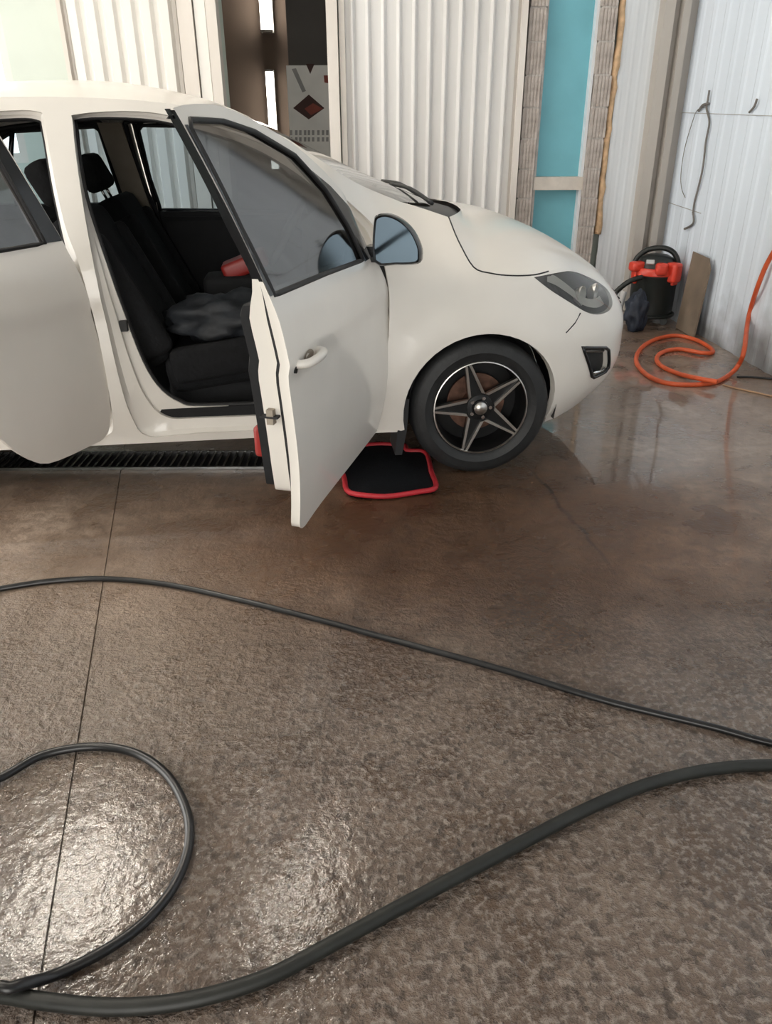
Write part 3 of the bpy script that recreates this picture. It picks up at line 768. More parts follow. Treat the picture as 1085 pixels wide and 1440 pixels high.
# rear window
pv, tr = sheet2d(REARGLASS, (), 0.06)
mb = MB(); mb.add([W(p[0], p[1], -0.004) for p in pv], tr); mb.add([side_y(W(p[0], p[1], -0.004), True) for p in pv], tr)
mb.build('rear_window', 'gloss_black', car, smooth=True)
for left in (False, True):
    tl = [(-3.0, .80), (-3.05, 1.02), (-3.18, 1.0), (-3.3, .86), (-3.25, .78)]
    pv, tr = sheet2d(tl, (), 0.04)
    MB().add([side_y(W(p[0], p[1], -0.004), left) for p in pv], tr).build('tail_lamp', 'red_plastic', car, smooth=True)

# underbody, wheel housings
MB().box(-2.95, .34, .36, 1.34, .17, .27).build('underbody', 'black_plastic', car)
def wheelhouse(cx, left):
    vs = []; n = 20
    for i in range(n+1):
        a = R(190-202*i/n); r = ARCH_R+0.012
        for y in (0.075, 0.34): vs.append(side_y((cx+r*math.cos(a), y, AZ+r*math.sin(a)), left))
    mb = MB(); mb.add(vs, [(2*i, 2*i+2, 2*i+3, 2*i+1) for i in range(n)])
    mb.add([side_y((cx+(ARCH_R+.01)*math.cos(R(190-202*i/n)), 0.34, AZ+(ARCH_R+.01)*math.sin(R(190-202*i/n))), left) for i in range(n+1)], [tuple(range(n+1))])
    mb.build('wheel_housing', 'black_plastic', car)
for cx in (-.005, -2.525):
    for left in (False, True): wheelhouse(cx, left)
# mud flap behind the front wheel
for left in (False, True):
    poly = [(-.345, .29), (-.335, .36), (-.315, .36), (-.325, .22), (-.345, .11), (-.375, .11), (-.365, .22)]
    MB().prism(poly, 0.03, 0.20, lambda a, b, d, l=left: side_y((a, d, b), l)).build('mud_flap', 'black_plastic', car)

# ---- interior
MB().box(-2.6, -.30, .17, 1.53, .27, .29).box(-.34, -.30, .27, 1.43, .29, 1.0).box(-2.62, -2.58, .17, 1.53, .27, .95).build('cabin_floor', 'interior', car)
for ya_, yb_ in ((.085, .15), (1.55, 1.615)): MB().box(-2.6, -.40, ya_, yb_, .27, .345).build('sill_trim', 'interior', car)
db = MB(); prof = [(-.32, 1.03), (-.45, 1.03), (-.62, .99), (-.70, .93), (-.71, .82), (-.64, .70), (-.60, .50), (-.32, .50)]
db.prism(prof, .27, 1.43, lambda a, b, d: (a, d, b)); db.build('dashboard', 'interior', car, smooth=True, auto=35)
rbox('centre_console', (-.95, .85, .42), (.75, .22, .26), .04, 'interior', car)
MB().tube([(-.85, .85, .55), (-.86, .85, .68)], 0.012, 8).build('gear_lever', 'gloss_black', car, smooth=True)
sw = MB(); ct = Vector((-.78, 1.24, .90)); ax = Vector((-.85, 0, .5)).normalized(); a1 = Vector((0, 1, 0)); a2 = ax.cross(a1)
sw.tube([ct+a1*(.18*math.cos(2*math.pi*k/28))+a2*(.18*math.sin(2*math.pi*k/28)) for k in range(28)], 0.016, 8, True)
for q in (90, 210, 330): sw.tube([ct, ct+a1*(.18*math.cos(R(q)))+a2*(.18*math.sin(R(q)))], 0.014, 6)
sw.tube([ct-ax*.18, ct+ax*.02], [.03, .05], 10); sw.build('steering_wheel', 'interior', car, smooth=True)
def seat(y):
    s = empty('front_seat', (0, 0, 0), 0, car)
    rbox('cushion', (-1.07, y, .47), (.52, .50, .16), .055, 'cloth', s, Matrix.Rotation(R(-8), 3, 'Y'))
    for d in (-1, 1): rbox('bolster', (-1.07, y+d*.23, .51), (.46, .09, .15), .04, 'cloth', s, Matrix.Rotation(R(-8), 3, 'Y'))
    rb = Matrix.Rotation(R(-26), 3, 'Y')
    rbox('backrest', (-1.50, y, .78), (.15, .50, .66), .06, 'cloth', s, rb)
    for d in (-1, 1): rbox('bolster', (-1.46, y+d*.225, .76), (.16, .09, .52), .04, 'cloth', s, rb)
    rbox('headrest', (-1.705, y, 1.19), (.10, .28, .17), .04, 'cloth', s, rb)
    for d in (-1, 1): MB().tube([(-1.64, y+d*.06, 1.05), (-1.69, y+d*.06, 1.16)], 0.007, 6).build('headrest_rod', 'chrome', s, smooth=True)
    rbox('seat_base', (-1.10, y, .34), (.46, .40, .12), .03, 'interior', s)
seat(.47); seat(1.23)
rb_ = empty('rear_bench', (0, 0, 0), 0, car)
rbox('cushion', (-2.02, .85, .50), (.50, 1.26, .18), .06, 'cloth', rb_); rbox('backrest', (-2.38, .85, .82), (.16, 1.26, .62), .06, 'cloth', rb_, Matrix.Rotation(R(-18), 3, 'Y'))
rbox('armrest_box', (-1.02, .85, .63), (.34, .20, .26), .04, 'interior', car)
rbox('red_organizer', (-.99, .85, .80), (.22, .16, .08), .02, 'red_plastic', car, Matrix.Rotation(R(-20), 3, 'Y'))
for left in (False, True):      # centre pillar trim
    vs = [side_y(W(u, z, 0.10), left) for u, z in ((-1.50, .95), (-1.565, 1.41), (-1.68, 1.41), (-1.62, .95))]
    MB().add(vs, [(0, 1, 2, 3)]).build('pillar_trim', 'beige_trim' if left else 'interior', car)
    vs = [side_y(W(u, z, 0.10), left) for u, z in ((-2.30, 1.40), (-2.48, 1.2), (-2.5, .95), (-2.95, .95), (-2.95, 1.36))]
    MB().add(vs, [tuple(range(5))]).build('quarter_trim', 'interior', car)

# ---- doors
def clip_below(poly, zmax):
    out = []; n = len(poly)
    for i in range(n):
        a, b = poly[i-1], poly[i]
        if (a[1] <= zmax) != (b[1] <= zmax):
            t = (zmax-a[1])/(b[1]-a[1]); out.append((a[0]+(b[0]-a[0])*t, zmax))
        if b[1] <= zmax: out.append(b)
    return out
def make_door(name, loop, win, hinge, angle, left, sail=None, blackpost=None, handle=None, latch=None):
    hx, hy = hinge
    def P(u, z, d=0.0):
        x, y, zz = W(u, z, d*(1-0.62*smooth(0.90, 1.04, z)))
        return (x-hx, -(y-hy) if left else y-hy, zz)
    front = max(p[0] for p in loop)
    skin = [(a-0.018*smooth(front-0.16, front-0.04, a)*smooth(1.05, 0.95, b), b) for a, b in dens(offset_poly(loop, 0.005), 0.034)]
    win_d = dens(win, 0.034)
    mb = MB()
    pv, tr = sheet2d(skin, [win_d], 0.034)
    tri_m = []
    vs = [P(*p) for p in pv]
    for t in tr:
        cx = sum(pv[i][0] for i in t)/3; cz = sum(pv[i][1] for i in t)/3
        tri_m.append(0)
    n0 = len(mb.v); mb.v += vs; mb.f += [tuple(i+n0 for i in t) for t in tr]; mb.m += tri_m
    def ring(seq, mi):
        n = len(seq[0][0]); vv = [P(p[0], p[1], d) for lp, d in seq for p in lp]
        mb.add(vv, [(i*n+k, i*n+(k+1) % n, (i+1)*n+(k+1) % n, (i+1)*n+k) for i in range(len(seq)-1) for k in range(n)], mi)
        if mi == 0 and blackpost:
            base = len(mb.m)-n*(len(seq)-1); xm = min(p[0] for p in skin); lp = seq[0][0]
            for i in range(len(seq)-1):
                for k in range(n):
                    p = lp[k]
                    near_post = min(segdist(p, blackpost[q-1], blackpost[q]) for q in range(len(blackpost))) < 0.03
                    if p[1] > 1.0 and near_post: mb.m[base+i*n+k] = 1
    def up(lp): return [(a, b+0.10*smooth(0.62, 0.25, b)) for a, b in lp]
    o1, o2, o3 = offset_poly(skin, 0.003), up(offset_poly(skin, 0.016)), up(offset_poly(skin, 0.024))
    ring([(skin, 0.0), (o1, 0.006), (o1, 0.030)], 0)
    ring([(o1, 0.030), (o2, 0.031), (o2, 0.044)], 2)
    ring([(o2, 0.044), (o3, 0.046), (o3, 0.100)], 0)
    wi = offset_poly(win_d, -0.004)
    ring([(win_d, 0.0), (win_d, 0.012), (wi, 0.014), (wi, 0.100)], 1)
    pv2, tr2 = sheet2d(o3, [wi], 0.045)
    mb.add([P(p[0], p[1], 0.100) for p in pv2], tr2, 3)
    d = mb.build(name, ['paint', 'gloss_black', 'seal', 'interior'], car, smooth=True, auto=35)
    d.location = (hx, (2*HALF-hy) if left else hy, 0); d.rotation_euler = (0, 0, -angle if left else angle)
    for poly, nm in ((sail, 'mirror_sail'), (blackpost, 'post_cover')):
        if poly:
            pq, tq = sheet2d(poly, (), 0.03)
            MB().add([P(p[0], p[1], -0.005) for p in pq], tq).build(nm, 'gloss_black', d, smooth=True)
    # pane
    pv3, tr3 = sheet2d(offset_poly(win_d, -0.003), (), 0.08)
    MB().add([P(p[0], p[1], 0.016) for p in pv3], tr3).build('door_glass', 'far_glass' if left else 'glass', d, smooth=True)
    MB().tube([P(p[0], p[1], 0.003) for p in win_d], 0.008, 6, True).build('window_seal', 'seal', d, smooth=True)
    # inner trim
    ti = dens(clip_below(up(offset_poly(loop, 0.045)), 0.95), 0.04); t2 = offset_poly(ti, 0.02)
    pv4, tr4 = sheet2d(t2, (), 0.06); mb = MB(); mb.add([P(p[0], p[1], 0.145) for p in pv4], tr4)
    n = len(ti); vv = [P(p[0], p[1], 0.098) for p in ti]+[P(p[0], p[1], 0.135) for p in ti]+[P(p[0], p[1], 0.145) for p in t2]
    mb.add(vv, [(i*n+k, i*n+(k+1) % n, (i+1)*n+(k+1) % n, (i+1)*n+k) for i in range(2) for k in range(n)])
    mb.build('inner_trim', 'interior', d, smooth=True, auto=40)
    if handle:
        (ha, hb, hz) = handle
        pts = [P(ha, hz, 0.004), P(ha-.012, hz+.002, -.022), P((ha+hb)/2, hz+.004, -.036), P(hb+.012, hz+.002, -.026), P(hb, hz, 0.004)]
        MB().tube(catmull(pts, 4), 0.0135, 8).build('door_handle', 'paint', d, smooth=True)
        cup = [((ha+hb)/2+.045*math.cos(2*math.pi*k/20), hz-.004+.026*math.sin(2*math.pi*k/20)) for k in range(20)]
        vv = [P(p[0], p[1], -.002) for p in cup]; MB().add(vv, [tuple(range(20))]).build('handle_recess', 'beige_trim', d)
        MB().lathe([(0.0001, -.004), (.010, -.004), (.010, .004)], 12, 'y', P(hb-.014, hz-.012, 0)).build('lock_cap', 'gloss_black', d)
    if latch:
        lx, lz = latch
        v = Vector(P(lx, lz, 0.06))
        MB().box(v.x-.004, v.x+.02, v.y+.004, v.y+.024, lz-.022, lz+.022).build('latch', 'beige_trim', d)
        MB().box(v.x-.005, v.x+.02, v.y-.01, v.y+.045, lz-.003, lz+.003).build('latch_slot', 'seal', d)
        v2 = Vector(P(lx, lz+.045, 0.014))
        MB().lathe([(0.0001, -.010), (.010, -.010), (.010, .01)], 12, 'x', (v2.x+.006, v2.y, v2.z)).build('rubber_plug', 'seal', d)
    return d, P
WINF = [(-.66, .957), (-.70, 1.075), (-.775, 1.195), (-.91, 1.300), (-1.13, 1.368), (-1.30, 1.393), (-1.48, 1.396), (-1.502, 1.375), (-1.494, 1.15), (-1.468, .982), (-1.05, .972)]
SAIL = [(-.46, .957), (-.665, .952), (-.705, 1.075), (-.79, 1.213), (-.83, 1.255), (-.72, 1.203), (-.62, 1.133), (-.53, 1.053), (-.475, .995)]
POSTF = [(-1.464, .985), (-1.498, .985), (-1.513, 1.15), (-1.525, 1.385), (-1.508, 1.385), (-1.494, 1.15)]
WINR = [(-1.665, 1.02), (-1.685, 1.2), (-1.70, 1.375), (-1.72, 1.392), (-2.12, 1.372), (-2.24, 1.315), (-2.37, 1.16), (-2.42, 1.02), (-2.05, 1.015)]
POSTR = [(-1.588, 1.02), (-1.665, 1.02), (-1.685, 1.2), (-1.70, 1.375), (-1.715, 1.40), (-1.660, 1.42), (-1.646, 1.395), (-1.62, 1.20)]
FD_A, RD_A = R(68), R(57)
fd, PF = make_door('front_door', F1, WINF, (-.425, .035), FD_A, False, SAIL, POSTF, (-1.26, -1.42, .785), (-1.470, .64))
rd, PR = make_door('rear_door', R1, WINR, (-1.545, .035), RD_A, False, None, POSTR, (-2.27, -2.42, .80), None)
fl, PFL = make_door('front_door', F1, WINF, (-.425, .035), 0, True, SAIL, POSTF)
rl, PRL = make_door('rear_door', R1, WINR, (-1.545, .035), 0, True, None, POSTR)
# divider bar in the open rear door's window
for dd, PP in ((rd, PR), (rl, PRL)):
    MB().tube([PP(-2.12, 1.378, .012), PP(-2.20, 1.19, .012), PP(-2.22, 1.0, .012)], 0.014, 6).build('window_divider', 'gloss_black', dd, smooth=True)
rbox('door_pocket_red', Vector(PF(-1.30, .52, 0.155)), (.16, .05, .10), .015, 'red_plastic', fd).name = 'door_reflector'
rbox('armrest', Vector(PF(-1.0, .70, 0.17)), (.55, .07, .06), .02, 'interior', fd)
# door mirror
def mirror(door, PP, sgn):
    base = Vector(PP(-.56, .942, 0))
    prof = [(.02, 0), (.02, .13), (.035, .155), (.07, .158), (.115, .14), (.155, .105), (.182, .055), (.186, .02), (.175, 0), (.1, -.006)]
    prof = [(p.x, p.y) for p in catmull([(a, b, 0) for a, b in prof], 3, True)]
    n = len(prof); cy = sum(p[0] for p in prof)/n; cz = sum(p[1] for p in prof)/n
    vs = []
    for x, k in ((-.035, 1.0), (-.02, 1.06), (.02, 1.03), (.06, .85), (.085, .5)):
        for a, b in prof: vs.append((base.x+x, base.y-sgn*(cy+(a-cy)*k), base.z+cz+(b-cz)*k))
    fs = [(i*n+k, i*n+(k+1) % n, (i+1)*n+(k+1) % n, (i+1)*n+k) for i in range(4) for k in range(n)]+[tuple(4*n+k for k in range(n))]
    inner = [(base.x-.030, base.y-sgn*(cy+(a-cy)*.93), base.z+cz+(b-cz)*.93) for a, b in prof]
    m0 = len(vs); vs += inner; fs += [(k, (k+1) % n, m0+(k+1) % n, m0+k) for k in range(n)]
    mb = MB(); mb.add(vs, fs)
    mb.box(base.x-.02, base.x+.05, min(base.y+sgn*.02, base.y-sgn*.05), max(base.y+sgn*.02, base.y-sgn*.05), base.z-.005, base.z+.05)
    mb.build('mirror_housing', 'gloss_black', door, smooth=True, auto=50)
    MB().add([(v[0]-.001, v[1], v[2]) for v in inner], [tuple(range(n))]).build('mirror_glass', 'mirror', door)
mirror(fd, PF, 1); mirror(fl, PFL, -1)
for left in (False,):
    MB().tube([W(u, z, 0.022) for u, z in [(p.x, p.y) for p in catmull([(-.432, .93, 0), (-.413, .80, 0), (-.416, .62, 0), (-.45, .42, 0), (-.485, .31, 0)], 6)]], 0.011, 8).build('hinge_gap_shade', 'seal', car, smooth=True)  # black tube painted in for the shadow between fender edge and door
# hinges of the two open doors, check straps
for (hx, y, zs) in ((-.47, .05, (.48, .80)), (-1.58, .05, (.48, .80))):
    for z in zs: MB().lathe([(0.0001, -.03), (.014, -.03), (.014, .03), (0.0001, .03)], 10, 'z', (hx+.03, y, z)).build('hinge', 'paint', car)
MB().tube([(-.50, .10, .62), (-.62, -.10, .62)], .007, 6).build('check_strap', 'steel', car)
# striker and cap on the centre pillar
v = W(-1.435, .70, .05); MB().box(v[0]-.014, v[0]+.014, v[1]-.006, v[1]+.02, .675, .715).build('striker', 'seal', car)

# ---- wheels
def make_wheel(cx, left):
    w = empty('wheel', (cx, (2*HALF-.025) if left else .025, .303), math.pi if left else 0, car)
    T = [(.198, .03), (.206, .014), (.222, .004), (.240, .0), (.243, -.002), (.247, .0), (.270, .001), (.288, .010), (.299, .024), (.3025, .045)]
    for q in (.07, .10, .13): T += [(.303, q-.006), (.296, q-.004), (.296, q+.004), (.303, q+.006)]
    T += [(.3025, .155), (.297, .176), (.28, .19), (.25, .195), (.2, .18)]
    MB().lathe(T, 56, 'y').build('tyre', 'rubber', w, smooth=True, auto=50)
    mb = MB(); mb.lathe([(.207, .014), (.205, .007), (.201, .006), (.198, .012)], 56, 'y', mi=0)
    mb.lathe([(.198, .012), (.192, .035), (.188, .10), (.185, .17)], 56, 'y', mi=1); mb.lathe([(.19, .135), (.001, .135)], 32, 'y', mi=1)
    mb.build('rim', ['polished', 'dark_alloy'], w, smooth=True, auto=40)
    mb = MB(); mb.lathe([(.128, .115), (.128, .105), (.06, .105), (.055, .08), (.0005, .08)], 40, 'y'); mb.build('brake_disc', 'rust', w, smooth=True, auto=40)
    sme = None
    for k in range(5):
        if sme is None:
            mb = MB()
            mb.prism([(.02, -.032), (.053, -.036), (.199, -.012), (.199, .012), (.053, .036), (.02, .032)], .028, .055, lambda a, b, d: (a, d, b), 1)
            for s in (-1, 1):
                pl = [(.052, s*.0375), (.060, s*.0240), (.197, s*.0035), (.199, s*.0135)]
                n = 4; vs = [(a, .036, b) for a, b in pl]+[(pl[0][0], .020, pl[0][1]), (pl[1][0], .020, pl[1][1]), (pl[2][0], .012, pl[2][1]), (pl[3][0], .012, pl[3][1])]
                mb.add(vs, [(4, 5, 6, 7)]+[(i, (i+1) % 4, 4+(i+1) % 4, 4+i) for i in range(4)], 0)
            sp = mb.build('spoke', ['polished', 'dark_alloy'], w); sme = sp.data
        else:
            sp = bpy.data.objects.new('spoke', sme); col.objects.link(sp); sp.parent = w
        sp.rotation_euler = (0, -R(36+72*k), 0)
    mb = MB(); mb.lathe([(.060, .05), (.056, .026), (.036, .022), (.034, .012), (.030, .009), (.0005, .008)], 28, 'y'); mb.build('hub_cap', 'dark_alloy', w, smooth=True, auto=30)
    mb = MB(); mb.lathe([(.029, .009), (.027, .004), (.0005, .003)], 24, 'y'); mb.build('cap_badge', 'polished', w, smooth=True)
    for k in range(5):
        q = R(72*k); MB().lathe([(.008, .03), (.008, .015), (.0005, .015)], 8, 'y', (.044*math.cos(q), 0, .044*math.sin(q))).build('wheel_nut', 'chrome', w)
for cx in (-.005, -2.525):
    for left in (False, True): make_wheel(cx, left)
# ------------------------------------------------------------------ end of car
# ------------------------------------------------------------------ loose things
def floor_path(pix, z, n=10, pre=(), post=()):
    pts = [Vector(p) for p in pre] + [on_floor(x, y, z) for x, y in pix] + [Vector(p) for p in post]
    return catmull(pts, n)
# hoses on the floor
h1 = floor_path([(-120, 850), (0, 828), (75, 817), (150, 814), (235, 822), (330, 842), (450, 872), (560, 902), (700, 940), (850, 985), (1000, 1022), (1090, 1046), (1200, 1060)], 0.010, pre=((-3.6, 2.5, .010), (-2.3, 2.25, .010)), post=((1.5, 1.62, .010), (2.2, 1.95, .010)))
tag(MB().tube(h1, 0.0095, 10).build('hose', 'hose_black', smooth=True), 'slim black hose stretched across the floor just before the open car doors', 'hose')
lp = floor_path([(-70, 1118), (0, 1094), (60, 1062), (130, 1050), (190, 1059), (235, 1090), (262, 1140), (265, 1190), (245, 1245), (205, 1295), (150, 1335), (80, 1370)], 0.0115, pre=((-3.4, 1.2, .0115), (-2.0, 1.3, .0115), (-1.2, 1.2, .0115)), post=(on_floor(20, 1388, .042), on_floor(-60, 1418, .042), (-1.1, .48, .0115), (-2.4, .2, .0115)))
tag(MB().tube(lp, 0.0105, 12).build('hose', 'hose_black', smooth=True), 'glossy black hose curled into a round loop on the floor', 'hose')
h2 = floor_path([(1200, 1082), (1090, 1076), (1000, 1082), (910, 1103), (820, 1140), (720, 1192), (600, 1255), (480, 1320), (390, 1368), (310, 1396), (230, 1412), (150, 1416), (70, 1409), (0, 1398), (-100, 1384)], 0.0145, pre=((2.3, .95, .0145), (1.6, 1.18, .0145)), post=((-1.1, .80, .0145), (-2.2, .75, .0145), (-3.4, .5, .0145)))
tag(MB().tube(h2, 0.0145, 12).build('hose', 'hose_thick', smooth=True), 'thick black hose snaking over the rough floor in an S bend', 'hose')

# floor mat with red edging
mo = [(476, 652), (481, 640), (505, 632), (565, 630), (572, 638), (598, 641), (606, 668), (612, 692), (585, 697), (540, 703), (492, 699), (484, 678)]
mp = [on_floor(x, y) for x, y in mo]
cen = sum(mp, Vector())/len(mp)
ms = catmull([p for p in mp], 4, True)
mt_ = empty('floor_mat', (cen.x, cen.y, 0)); tag(mt_, 'black car floor mat with red edging lying by the front wheel', 'floor mat')
pl = [(p.x-cen.x, p.y-cen.y) for p in ms]
pv, tr = sheet2d(pl, (), 0.03)
def mz(x, y): return 0.014+0.010*max(0, math.sin(x*18+y*9))*0.5
mb = MB(); n = len(pv); mb.add([(x, y, mz(x, y)) for x, y in pv], tr); mb.add([(x, y, 0.003) for x, y in pv], tr); mb.build('carpet', 'mat_black', mt_, smooth=True)
MB().tube([(x, y, mz(x, y)+0.002) for x, y in pl], 0.0115, 8, True).build('red_edging', 'mat_red', mt_, smooth=True)

# drain grate under the car sill
ga, gb = on_floor(-70, 668), on_floor(385, 640)
gx0, gx1 = ga.x, gb.x; gy0, gy1 = 3.16, 3.36
gt = empty('drain_grate', ((gx0+gx1)/2, (gy0+gy1)/2, 0)); tag(gt, 'long steel drain grate in the floor under the car sill', 'grate')
hw = (gx1-gx0)/2; hd = (gy1-gy0)/2
MB().box(-hw, hw, -hd, -hd+.012, .001, .014).box(-hw, hw, hd-.012, hd, .001, .014).box(-hw, -hw+.012, -hd, hd, .001, .014).box(hw-.012, hw, -hd, hd, .001, .014).build('frame', 'steel', gt)
MB().box(-hw+.012, hw-.012, -hd+.012, hd-.012, .0008, .002).build('trough', 'seal', gt)
bm_ = None; nbar = int(2*hw/0.034)
for i in range(1, nbar):
    x = -hw+i*2*hw/nbar
    if bm_ is None:
        ob = MB().box(-.005, .005, -hd+.012, hd-.012, .002, .013).build('bar', 'steel', gt); bm_ = ob.data
    else:
        ob = bpy.data.objects.new('bar', bm_); col.objects.link(ob); ob.parent = gt
    ob.location = (x, 0, 0)

# vacuum cleaner in the corner
vc = Vector((2.10, 6.10, 0)); vac = empty('vacuum_cleaner', vc, R(-20)); vac.scale = (.88, .88, .9); tag(vac, 'black drum vacuum cleaner with red top in the corner', 'vacuum cleaner')
MB().lathe([(.001, .07), (.165, .07), (.185, .085), (.188, .12), (.192, .38), (.198, .39), (.198, .405), (.001, .405)], 40).build('tank', 'vac_black', vac, smooth=True, auto=40)
MB().lathe([(.198, .405), (.205, .41), (.205, .44), (.19, .465), (.001, .465)], 40).build('collar', 'vac_red', vac, smooth=True, auto=40)
MB().lathe([(.165, .465), (.16, .50), (.135, .54), (.08, .565), (.001, .57)], 36).build('motor_head', 'vac_black', vac, smooth=True, auto=50)
MB().tube(catmull([(-.19, -.02, .44), (-.17, -.02, .53), (-.09, -.02, .60), (.03, -.02, .62), (.12, -.02, .59), (.17, -.02, .52), (.185, -.02, .44)], 5), .022, 8).build('carry_handle', 'vac_black', vac, smooth=True)
for q in (-35, 40, 145, 215):
    a = R(q); c_ = Vector((.205*math.cos(a), .205*math.sin(a), .40))
    rbox('clamp', c_, (.03, .07, .13), .012, 'vac_red', vac, Matrix.Rotation(a, 3, 'Z'))
a = R(-75); rbox('inlet', (.19*math.cos(a), .19*math.sin(a), .47), (.09, .10, .10), .03, 'vac_red', vac, Matrix.Rotation(a, 3, 'Z'))
rbox('side_shroud', (.15, -.13, .44), (.12, .10, .16), .03, 'vac_red', vac, Matrix.Rotation(R(-40), 3, 'Z'))
rbox('side_shroud', (-.15, -.11, .475), (.14, .10, .08), .03, 'vac_red', vac, Matrix.Rotation(R(40), 3, 'Z'))
rbox('switch_plate', (-.05, -.155, .52), (.07, .02, .04), .008, 'vac_grey', vac, Matrix.Rotation(R(-35), 3, 'X'))
MB().lathe([(.13, .055), (.20, .055), (.21, .065), (.21, .08), (.19, .085)], 36).build('base_ring', 'vac_black', vac, smooth=True, auto=40)
for q in (45, 135, 225, 315):
    a = R(q); c_ = (.185*math.cos(a), .185*math.sin(a), .03)
    MB().lathe([(.001, -.012), (.03, -.012), (.03, .012), (.001, .012)], 16, 'y', c_).build('caster', 'vac_black', vac, smooth=True, auto=40)
    MB().tube([(c_[0], c_[1], .03), (c_[0], c_[1], .062)], .009, 6).build('caster_stem', 'vac_grey', vac)
vh = catmull([(-.10, -.20, .40), (-.20, -.27, .37), (-.30, -.25, .27), (-.35, -.16, .14), (-.35, -.05, .05), (-.32, .06, .024)], 8)
MB().tube(vh, [.021+.002*(i % 2) for i in range(len(vh))], 10).build('suction_hose', 'vac_black', vac, smooth=True)
# dark blue cloth bundle and a grey nozzle next to it
def lump(name, c, rad, m, seed, label, cat):
    bm = bmesh.new(); bmesh.ops.create_icosphere(bm, subdivisions=4, radius=1.0)
    from mathutils import noise
    for v in bm.verts:
        d = 1+0.35*noise.noise(v.co*2.0+Vector((seed, 0, 0)))+0.16*noise.noise(v.co*5+Vector((0, seed, 0)))
        v.co = Vector((v.co.x*rad[0]*d, v.co.y*rad[1]*d, max(-0.92, v.co.z*d)*rad[2]))
    zmin = min(v.co.z for v in bm.verts)
    for v in bm.verts: v.co.z -= zmin
    me = bpy.data.meshes.new(name); bm.to_mesh(me); bm.free()
    o = link(name, me, m, None, True); o.location = c
    return tag(o, label, cat)
lump('cloth_bundle', (on_floor(890, 465).x, on_floor(890, 465).y, 0.0), (.085, .085, .15), 'blue_bag', 3.0, 'crumpled dark blue cloth heaped on the floor beside the vacuum', 'cloth')
wt = MB(); wt.tube([(0, 0, 0.02), (.06, .05, .27)], [.030, .024], 10); wt.lathe([(.045, 0), (.045, .02), (.03, .03), (.001, .03)], 16)
o = wt.build('nozzle', 'vac_grey', None, smooth=True, auto=50); o.location = on_floor(862, 462); tag(o, 'grey suction nozzle standing on the floor by the blue cloth', 'nozzle')

# brown cardboard sheet leaning on the right wall behind the vacuum
pa, pb = on_right(962, 440, .10), on_right(990, 450, .10)
q0 = Vector((pa.x, pa.y+.25, 0)); tdir = (r1-r0).normalized(); nrm = Vector((-1, 0, 0))
b0 = r0+tdir*.90+Vector((-.075, 0, 0)); b1 = r0+tdir*1.22+Vector((-.075, 0, 0)); off = Vector((.035, 0, .56))
cv = [b0, b1, b1+off*.86, b1+off*.98-tdir*.06, b0+off]
tk = Vector((-.012, 0, .003))
mb = MB(); n = 5; mb.add([p for p in cv]+[p+tk for p in cv], [tuple(range(5)), tuple(range(9, 4, -1))]+[(i, (i+1) % 5, 5+(i+1) % 5, 5+i) for i in range(5)])
o = mb.build('cardboard_sheet', 'cardboard'); tag(o, 'brown cardboard sheet leaning on the right wall behind the vacuum', 'cardboard')

# orange air hose: coil on the floor, tail climbing the right wall
def fz(px, py, z=.013): return on_floor(px, py, z)
ph = [on_right(1175, 205, .03), on_right(1130, 290, .03), on_right(1085, 358, .03), on_right(1066, 400, .04), on_right(1054, 440, .08)]
ph[4] = ph[4].lerp(fz(1045, 470), .2)
ph += [fz(1046, 492, .16), fz(1038, 513, .06), fz(1025, 527), fz(1003, 538), fz(965, 541), fz(930, 537), fz(905, 524), fz(894, 506), fz(902, 489), fz(922, 477), fz(950, 472), fz(978, 478), fz(998, 489), fz(1001, 496), fz(985, 496, .018), fz(955, 491), fz(932, 495), fz(923, 504), fz(930, 515), fz(955, 526), fz(985, 533, .042), fz(1008, 537, .045)]
tag(MB().tube(catmull(ph, 8), .0145, 10).build('air_hose', 'hose_orange', smooth=True), 'orange air hose coiled on the floor and climbing the right wall', 'hose')
cd = floor_path([(1016, 541), (1035, 546), (1062, 552), (1090, 558), (1150, 570)], .006, 6)
tag(MB().tube(cd, .0055, 8).build('cord', 'cord', smooth=True), 'thin tan cord running along the floor from the orange coil', 'cord')
cd = floor_path([(1036, 530), (1050, 530), (1066, 531), (1100, 534)], .006, 6)
tag(MB().tube(cd, .0065, 8).build('cord', 'hose_black', smooth=True), 'thin black cord on the floor beside the right wall', 'cord')

# wires hanging from hooks on the right wall
w1 = empty('hanging_wire', on_right(996, 150)); tag(w1, 'dark loop of wire hanging from a hook on the right wall', 'wire')
def rl_(pts, off=.012): return [on_right(x, y, off)-w1.location for x, y in pts]
MB().tube(catmull(rl_([(997, 127), (995, 140), (993, 152), (997, 172), (992, 200), (988, 235), (982, 262), (976, 285), (974, 302)]), 5), .007, 6).build('strand', 'wire', w1, smooth=True)
MB().tube(catmull(rl_([(993, 150), (980, 155), (972, 175), (962, 210), (957, 245), (958, 265), (963, 278)]), 5), .003, 6).build('strand', 'wire', w1, smooth=True)
MB().tube(catmull(rl_([(974, 298), (975, 312), (970, 318), (962, 322)]), 4), .008, 6).build('hook', 'wire', w1, smooth=True)
MB().tube(catmull(rl_([(996, 146), (988, 148), (982, 156)]), 4), .010, 6).build('hook', 'wire', w1, smooth=True)
w2 = empty('wall_hook', on_right(1060, 148)); tag(w2, 'small bent dark hook fixed high on the right wall', 'hook')
MB().tube(catmull([on_right(x, y, .012)-w2.location for x, y in ((1064, 139), (1060, 150), (1053, 158))], 4), .007, 6).build('hook_wire', 'wire', w2, smooth=True)

